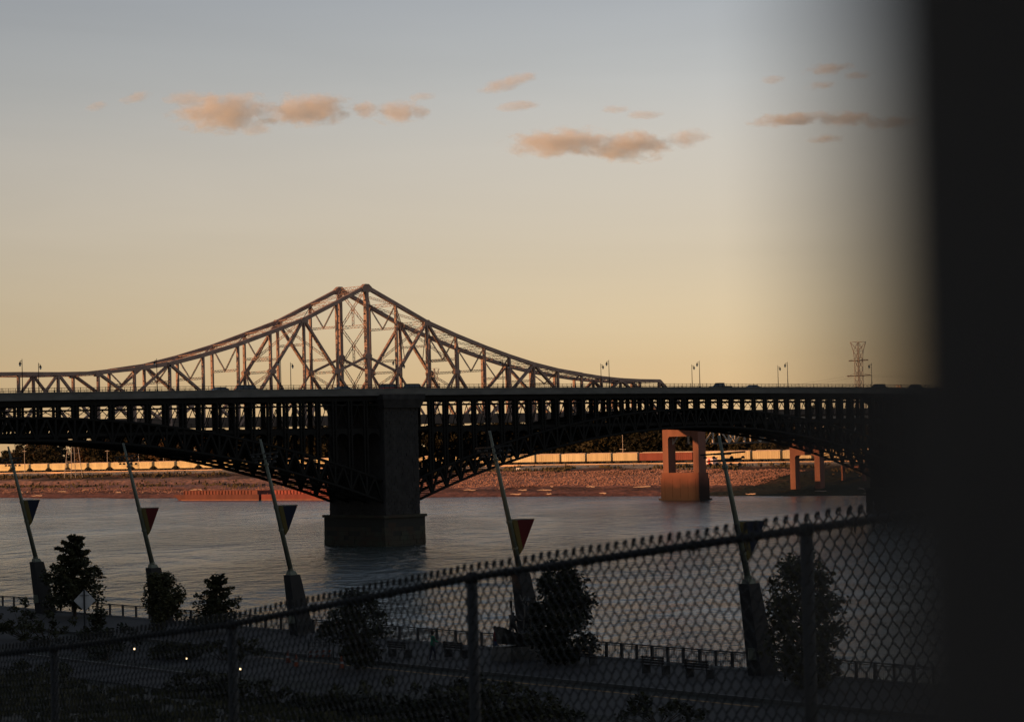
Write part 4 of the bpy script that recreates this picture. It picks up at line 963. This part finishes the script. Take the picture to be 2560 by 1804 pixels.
for x, y, lab in [(-13.3, 134.2, 'small orange traffic cone left of the barricade'), (-12.6, 131.6, 'orange traffic cone in front of the barricade'), (-9.9, 129.8, 'yellowish traffic cone right of the barricade')]:
    r = thing('traffic_cone', lab, 'traffic cone', gpt(x, y)); b = MB(); b.lathe([(.16, .04), (.11, .3), (.04, .72)], n=10); b.build('cone', mat('dim orange', (.15, .035, .012), .7), r)
    b = MB(); b.box(-.2, .2, -.2, .2, 0, .04); b.build('base', black, r); b = MB(); b.lathe([(.122, .3), (.095, .42)], n=10); b.build('band', mat('dim white board', (.16, .16, .16), .7), r)

# benches
def bench(label, x, y):
    r = thing('bench', label, 'bench', gpt(x, y, GZ+.152), RANG, 'benches on the promenade'); dm = mat('bench slat', (.022, .018, .015), .8)
    for i in range(4): b = MB(); b.box(-.9, .9, -.22+i*.12, -.13+i*.12, .43, .47); b.build('seat_slat', dm, r)
    for i in range(3): b = MB(); b.box(-.9, .9, .27, .3, .55+i*.13, .65+i*.13); b.build('back_slat', dm, r)
    for s in (-.75, .75): b = MB(); b.box(s-.04, s+.04, -.25, .3, .0, .43); b.box(s-.03, s+.03, .24, .3, .43, .95); b.build('leg', black, r)
for x, y, lab in [(3.6, 128.7, 'dark bench just right of the leafy tree'), (7.2, 122.6, 'second bench along the railing behind the fence'), (9.3, 120.0, 'third bench, nearest the right tree'), (-6.9, 135.6, 'dark bench left of the person in green'), (-3.6, 134.5, 'dark bench between the two people')]:
    bench(lab, x, y)

# path lights
for x, y, lab in [(-22.7, 137.6, 'leftmost small glowing path light'), (-18.6, 130.4, 'middle glowing path light, the brightest'), (-14.8, 123.6, 'rightmost glowing path light next to the fence post')]:
    r = thing('path_light', lab, 'light', gpt(x, y, GZ), 0, 'lights along the path'); b = MB(); b.lathe([(.05, 0), (.04, .78)], n=8); b.build('post', black, r)
    b = MB(); b.lathe([(.025, .78), (.04, .80), (.04, .86), (.025, .88)], n=10); b.build('lamp', mat('warm lamp', (1, .8, .5), .5, emit=(1, .70, .34), estr=6), r)
    b = MB(); b.lathe([(.08, .89), (.02, .93)], n=10); b.build('cap', black, r)

# bronze sculpture: two figures in a beached boat, one waving, with an oar
bz = mat('dark bronze', (.018, .018, .017), .5, spec=.4)
def skin_body(name, joints, edges, radii, mats, parent, loc=(0, 0, 0), rz=0, face_mat=None, sub=1):
    me = bpy.data.meshes.new(name); me.from_pydata(joints, edges, []); o = bpy.data.objects.new(name, me); COL.objects.link(o)
    m = o.modifiers.new('skin', 'SKIN'); m.use_smooth_shade = True
    for i, r_ in enumerate(radii): me.skin_vertices[0].data[i].radius = (r_, r_) if not isinstance(r_, tuple) else r_
    me.skin_vertices[0].data[0].use_root = True
    s_ = o.modifiers.new('sub', 'SUBSURF'); s_.levels = sub; s_.render_levels = sub
    bpy.context.view_layer.update(); dg = bpy.context.evaluated_depsgraph_get(); m2 = bpy.data.meshes.new_from_object(o.evaluated_get(dg)); bpy.data.objects.remove(o)
    m2.materials.clear()
    for x in mats: m2.materials.append(x)
    for p in m2.polygons: p.use_smooth = True; p.material_index = face_mat(p.center) if face_mat else 0
    return ob(name, m2, parent, loc, rz)
def figure(arm='down', stride=.12):
    # pelvis, spine, chest, neck, head, hips/knees/ankles/toes, shoulders/elbows/wrists/hand
    J = [(0, 0, .95), (0, 0, 1.15), (0, .0, 1.38), (0, .01, 1.50), (0, .02, 1.58), (0, .03, 1.70)]
    E_ = [(0, 1), (1, 2), (2, 3), (3, 4), (4, 5)]; Rr = [.15, .13, .15, .06, .085, .075]
    for s in (-1, 1):
        k = len(J); f = s*stride
        J += [(s*.10, 0, .86), (s*.11, f*.6+.02, .5), (s*.11, f-.02, .09), (s*.12, f+.16, .04)]; E_ += [(0, k), (k, k+1), (k+1, k+2), (k+2, k+3)]; Rr += [.10, .068, .045, .04]
        k = len(J)
        if arm == 'up' and s == 1: pts = [(s*.2, 0, 1.42), (s*.33, .05, 1.62), (s*.36, .1, 1.9), (s*.36, .12, 2.0)]
        elif arm == 'hold' : pts = [(s*.19, 0, 1.42), (s*.24, .12, 1.16), (s*.18, .36, 1.12), (s*.16, .44, 1.13)]
        else: pts = [(s*.19, 0, 1.42), (s*.24, -.03, 1.14), (s*.25, .06, .9), (s*.25, .08, .80)]
        J += pts; E_ += [(2, k), (k, k+1), (k+1, k+2), (k+2, k+3)]; Rr += [.065, .048, .034, .038]
    return J, E_, Rr
scl = thing('bronze_sculpture', 'dark bronze sculpture of boatmen with a raised oar on a low block', 'sculpture', gpt(.15, 132.3), R(35)); scl.scale = (1.28, 1.28, 1.22)
b = MB(); b.hexa([(-1.2, -.8, 0), (1.2, -.8, 0), (1.2, .8, 0), (-1.2, .8, 0), (-1.05, -.7, .7), (1.1, -.7, .7), (1.1, .7, .7), (-1.05, .7, .7)]); b.build('plinth', bz, scl)
b = MB(); n = 9; prv = None
for i in range(n):
    f = i/(n-1); x = -1.2+2.5*f; w = .62*math.sin(math.pi*min(1, f*.8+.2)); zb_, zt_ = .7+abs(f-.5)*.3, 1.25+abs(f-.45)**2*1.9
    cur = [(x, -w*.5, zb_), (x, w*.5, zb_), (x, w, zt_), (x, -w, zt_)]
    if prv: b.hexa([prv[0], prv[1], prv[2], prv[3], cur[0], cur[1], cur[2], cur[3]])
    prv = cur
b.build('boat', bz, scl)
J, E_, Rr = figure('up'); skin_body('standing_figure', J, E_, Rr, [bz], scl, (.35, 0, 1.0), R(90))
J, E_, Rr = figure('hold', .2); skin_body('seated_figure', [(x, y, z*.72) for x, y, z in J], E_, Rr, [bz], scl, (-.45, 0, 1.05), R(-90))
b = MB(); b.tube([(-.35, .1, 1.3), (-.42, .1, 2.0), (-.45, .1, 2.75)], [.03, .025, .03], 6); b.box(-.51, -.39, .08, .12, 2.45, 2.8); b.build('oar', bz, scl)
b = MB(); b.lathe([(.2, 0), (.16, .05), (.11, .12), (.09, .18)], (.35, .05, 2.75), 8); b.build('hat', bz, scl)

# people
def person(label, loc, rz, shirt, trousers, hair=(.02, .015, .01), arm='hold', stride=.14, scale=1.0):
    r = thing('person', label, 'person', loc, rz); r.scale = (scale,)*3
    ms = [mat('skin', (.22, .13, .09), .6), mat('shirt '+label[:20], shirt, .85), mat('trousers '+label[:20], trousers, .85), mat('shoe', (.02, .02, .02), .6)]
    def fm(c):
        if c.z < .1: return 3
        if c.z < .93 and abs(c.x) < .21 and c.y < .3 or c.z < .8: return 2
        if c.z > 1.49: return 0
        if c.y > .30 and arm == 'hold': return 0
        if c.z < 1.0 and abs(c.x) > .2: return 0
        return 1
    J, E_, Rr = figure(arm, stride); skin_body('body', J, E_, Rr, ms, r, face_mat=fm, sub=2)
    b = MB(); b.lathe([(.06, -.16), (.098, -.08), (.105, .02), (.08, .09), (.01, .125)], (0, -.005, 1.67), 12); b.build('hair', mat('hair '+label[:12], hair, .8), r, smooth=True)
    b = MB(); b.add([(-.015, .105, 1.63), (.015, .105, 1.63), (0, .14, 1.62), (0, .105, 1.67)], [(0, 1, 2), (0, 2, 3), (1, 3, 2)])
    for s in (-.035, .035): b.lathe([(.012, 0), (.012, .02)], (s, .1, 1.66), 6, None)
    b.build('face_features', ms[0], r); return r
person('person in a green shirt and dark trousers walking on the promenade', gpt(-4.9, 132.3, GZ+.15), R(-70), (.012, .13, .075), (.02, .022, .035))
person('person in a dark red top and blue jeans beside the sculpture', gpt(-1.35, 134.3, GZ+.15), R(-75), (.10, .012, .012), (.035, .05, .09), arm='hold')

# undergrowth on the slope
b = MB(); ru = random.Random(21)
for _ in range(16000):
    a = ru.uniform(-40, 90); w = ru.uniform(25.5, 60)
    if nz3(a, w, 5, 6) < -.05+ru.uniform(-.25, .25): continue
    p = NB(a, w, near_z(w)); h = ru.uniform(.1, .38); d = Vector((ru.uniform(-1, 1), ru.uniform(-1, 1), 0)).normalized()*ru.uniform(.1, .25)
    b.add([p-d, p+d, p+d*.5+Z*h, p-d*.7+Z*h*.8], [(0, 1, 2, 3)])
b.build('undergrowth', leaf, kind='stuff', label='dark undergrowth on the slope below the fence')

# ================================================================== CHAIN LINK FENCE
FP = [Vector((1.737, 10.0, 19.13)), Vector((1.369, 11.0, 19.02))]
fence_pts = [Vector((2.35, 8.75, 19.36)), Vector((1.369, 11.0, 19.045)), Vector((-.253, 13.0, 18.74)), Vector((-1.893, 15.4, 18.33)), Vector((-3.55, 17.8, 18.0)), Vector((-5.3, 20.3, 17.68))]
fence_pts[0] = fence_pts[1]+(fence_pts[1]-fence_pts[2])
fence = thing('chain_link_fence', 'out of focus dark chain link fence descending to the left across the foreground', 'fence', fence_pts[0]-Z*1.9)
fo_ = fence.location.copy()
FH = 1.8
for i, p in enumerate(fence_pts):
    q = p-fo_; b = MB(); b.tube([q-Z*(FH+.3), q-Z*.03], .032, 10); b.lathe([(.036, -.03), (.036, .015), (.02, .03)], q, 10) ; b.build('post', black, fence, smooth=True)
    if i < len(fence_pts)-1:
        e = fence_pts[i+1]-fo_
        b = MB(); b.tube([q, e], .021, 10); b.build('top_rail', black, fence, smooth=True)
        for f in (.3, .62, .88):
            b = MB(); c = q.lerp(e, f); dd = (e-q).normalized(); b.tube([c-dd*.012, c+dd*.012], .027, 8); b.tube([c-Z*.02, c-Z*.05], .006, 5); b.build('tie', black, fence)
        b = MB(); L_ = (e-q); hl = math.hypot(L_.x, L_.y); n = 2*max(4, round(hl/.137/1.0)) if 0 else 2*max(4, round(hl/(2*.0343)/1.0)//1); cw = hl/n; chh = .095
        dh = L_/n
        nrm = Vector((-L_.y, L_.x, 0)).normalized()
        rows_ = int((FH+.06)/(chh/2))
        rw = random.Random(i)
        for k in range(n):
            base = q+dh*k; pts = []; tp = .054+rw.uniform(-.003, .005)
            for r_ in range(rows_):
                off = (r_+k+1) % 2
                # neighbouring wires mirror each other and hook where they touch
                pp = base+dh*(off*1.0)+Z*(tp-r_*chh/2)+nrm*(.003 if (r_ % 2) else -.003)+nrm*.024
                pts += [pp+Z*.007, pp-Z*.007]
            b.tube(pts, .0049, 4, caps=False)
            # every second pair of wires is twisted together in a barb above the rail
            if k % 2:
                tpt = pts[0]; jx = rw.uniform(-.006, .006); ld = L_.normalized()
                b.tube([tpt-Z*.004-ld*.004, tpt+Z*.012, tpt+Z*.010+ld*.010, tpt-Z*(.012+jx)+ld*.019, tpt-Z*(.022+jx)+ld*.021], [.006, .0065, .0075, .007, .0045], 5)
        b.build('wire_mesh', black, fence, kind='stuff')

# round post right beside the camera
b = MB(); b.lathe([(.06, 0), (.06, 3.6), (.07, 3.62), (.07, 3.7), (.0, 3.75)], n=48)
pr = thing('steel_post', 'very close dark round post blurred along the right edge', 'post', (0.0825, 0.1582, 17.55)); b.build('shaft', postm, pr, smooth=True)
b = MB(); b.lathe([(.12, -.05), (.12, .03), (.07, .05)], n=24); b.build('base_plate', postm, pr)

# ================================================================== CLOUDS
def cloud_mat(i, dens, seed):
    m = bpy.data.materials.new('cloud vapour'); m.use_nodes = True; t = m.node_tree; t.nodes.clear()
    o = N(t, 'ShaderNodeOutputMaterial'); v_ = N(t, 'ShaderNodeVolumePrincipled'); v_.inputs['Color'].default_value = (1, .965, .88, 1); v_.inputs['Anisotropy'].default_value = .05
    tc_ = N(t, 'ShaderNodeTexCoord'); ln = N(t, 'ShaderNodeVectorMath', operation='LENGTH'); t.links.new(tc_.outputs['Object'], ln.inputs[0])
    g = N(t, 'ShaderNodeNewGeometry'); mp = N(t, 'ShaderNodeMapping'); mp.inputs['Location'].default_value = (seed*13.1, seed*5.7, 0); mp.inputs['Scale'].default_value = (1, 1, 1.7)
    n = N(t, 'ShaderNodeTexNoise'); n.inputs['Scale'].default_value = .045; n.inputs['Detail'].default_value = 6; n.inputs['Roughness'].default_value = .66
    t.links.new(g.outputs['Position'], mp.inputs[0]); t.links.new(mp.outputs[0], n.inputs['Vector'])
    a = N(t, 'ShaderNodeMath', operation='MULTIPLY_ADD'); a.inputs[1].default_value = -1.0; a.inputs[2].default_value = .46 if dens > .026 else .62; t.links.new(ln.outputs['Value'], a.inputs[0])
    c = N(t, 'ShaderNodeMath', operation='MULTIPLY_ADD'); c.inputs[1].default_value = 2.4; t.links.new(n.outputs[0], c.inputs[0]); t.links.new(a.outputs[0], c.inputs[2])
    d = N(t, 'ShaderNodeMath', operation='SUBTRACT'); d.inputs[1].default_value = .86; d.use_clamp = True; t.links.new(c.outputs[0], d.inputs[0])
    e = N(t, 'ShaderNodeMath', operation='MULTIPLY'); e.inputs[1].default_value = dens; sh = N(t, 'ShaderNodeMath', operation='MULTIPLY'); sh.inputs[1].default_value = 2.4; sh.use_clamp = True; t.links.new(d.outputs[0], sh.inputs[0]); t.links.new(sh.outputs[0], e.inputs[0])
    t.links.new(e.outputs[0], v_.inputs['Density']); t.links.new(v_.outputs[0], o.inputs['Volume']); return m
def sky_pt(x, y, dist):
    # pixel of the 2560 wide photograph -> direction at 'dist' metres (used once to read off the clouds' places)
    a = (x-1280)/5805; b_ = -(y-902)/5805; c, s = math.cos(ROLL), math.sin(ROLL); a2, b2 = a*c+b_*s, -a*s+b_*c
    d = Vector((a2, math.cos(PITCH)-b2*math.sin(PITCH), math.sin(PITCH)+b2*math.cos(PITCH))); return d*dist+Vector((0, 0, HC))
CL = [(245, 266, 60, 22, .012, 'faint wisp of cloud at the far left'), (340, 243, 80, 30, .02, 'small wispy cloud second from the left'), (465, 246, 110, 40, .02, 'small pink cloud above the left bright cloud'),
      (560, 282, 270, 112, .045, 'large bright peach cloud at the left, its lower left tip trailing'), (768, 275, 240, 92, .06, 'large cloud with a bright top and grey underside above the tower'), (912, 275, 95, 48, .06, 'small grey cloud joining two larger ones'), (1003, 281, 140, 70, .06, 'grey cloud with a thin tail to the right'),
      (640, 326, 80, 30, .022, 'faint grey scrap below the two large clouds'), (1060, 243, 70, 22, .012, 'thin pale wisp above the grey cloud tail'), (1270, 208, 150, 34, .018, 'thin slanted streak of cloud near the top centre'), (1295, 266, 110, 26, .014, 'faint flat cloud below the slanted streak'),
      (1400, 356, 290, 78, .05, 'long peach cloud right of centre'), (1575, 366, 240, 84, .06, 'long grey violet cloud right of the peach one'), (1725, 345, 130, 52, .028, 'soft pale cloud at the right end of the long bank'), (1540, 275, 90, 28, .03, 'small pink puff above the long bank'), (1612, 287, 90, 22, .016, 'faint pink puff right of the small pink puff'),
      (2065, 172, 130, 34, .035, 'small brown cloud near the top right'), (2140, 190, 110, 24, .028, 'small brown cloud just right of the top one'), (2052, 214, 95, 28, .03, 'slanted small cloud under the top right pair'), (1930, 201, 70, 22, .014, 'tiny faint cloud left of the top right group'),
      (1975, 299, 230, 36, .045, 'row of small golden puffs in the right sky'), (2110, 299, 150, 50, .05, 'denser puff at the right end of the golden row'), (2220, 308, 150, 36, .03, 'grey cloud fading into the blurred edge'), (2062, 347, 115, 24, .03, 'thin flat cloud below the golden row')]
import itertools
def ico_mesh(name, m):
    b = MB(); n = 8
    b.v.append((0, 0, 1))
    for i in range(1, 6):
        for j in range(n*2): a = math.pi*i/6; p = math.pi*j/n; b.v.append((math.sin(a)*math.cos(p), math.sin(a)*math.sin(p), math.cos(a)))
    b.v.append((0, 0, -1)); w = n*2
    for j in range(w): b.f.append((0, 1+j, 1+(j+1) % w)); b.f.append((len(b.v)-1, 1+4*w+(j+1) % w, 1+4*w+j))
    for i in range(4):
        for j in range(w): b.f.append((1+i*w+j, 1+(i+1)*w+j, 1+(i+1)*w+(j+1) % w, 1+i*w+(j+1) % w))
    b.mi = [0]*len(b.f); b.v = [(x*1.04, y*1.04, z*1.04) for x, y, z in b.v]; return b.mesh(name, m)
for i, (x, y, w, h, dn, lab) in enumerate(CL):
    D = 3000; c = sky_pt(x, y, D); k = D/5805
    o = ob('cloud', ico_mesh('cloud', cloud_mat(i, dn*.5+.012 if dn > .03 else dn*.3+.0185, i+1)), loc=c, scale=(w*k*.56, max(w*k*.36, h*k*.55), h*k*.54), label=lab, cat='cloud', group='small clouds at dusk')
    o.rotation_euler = (0, -ROLL if x not in (1270, 340, 245) else -.25, -math.atan2(c.x, c.y))
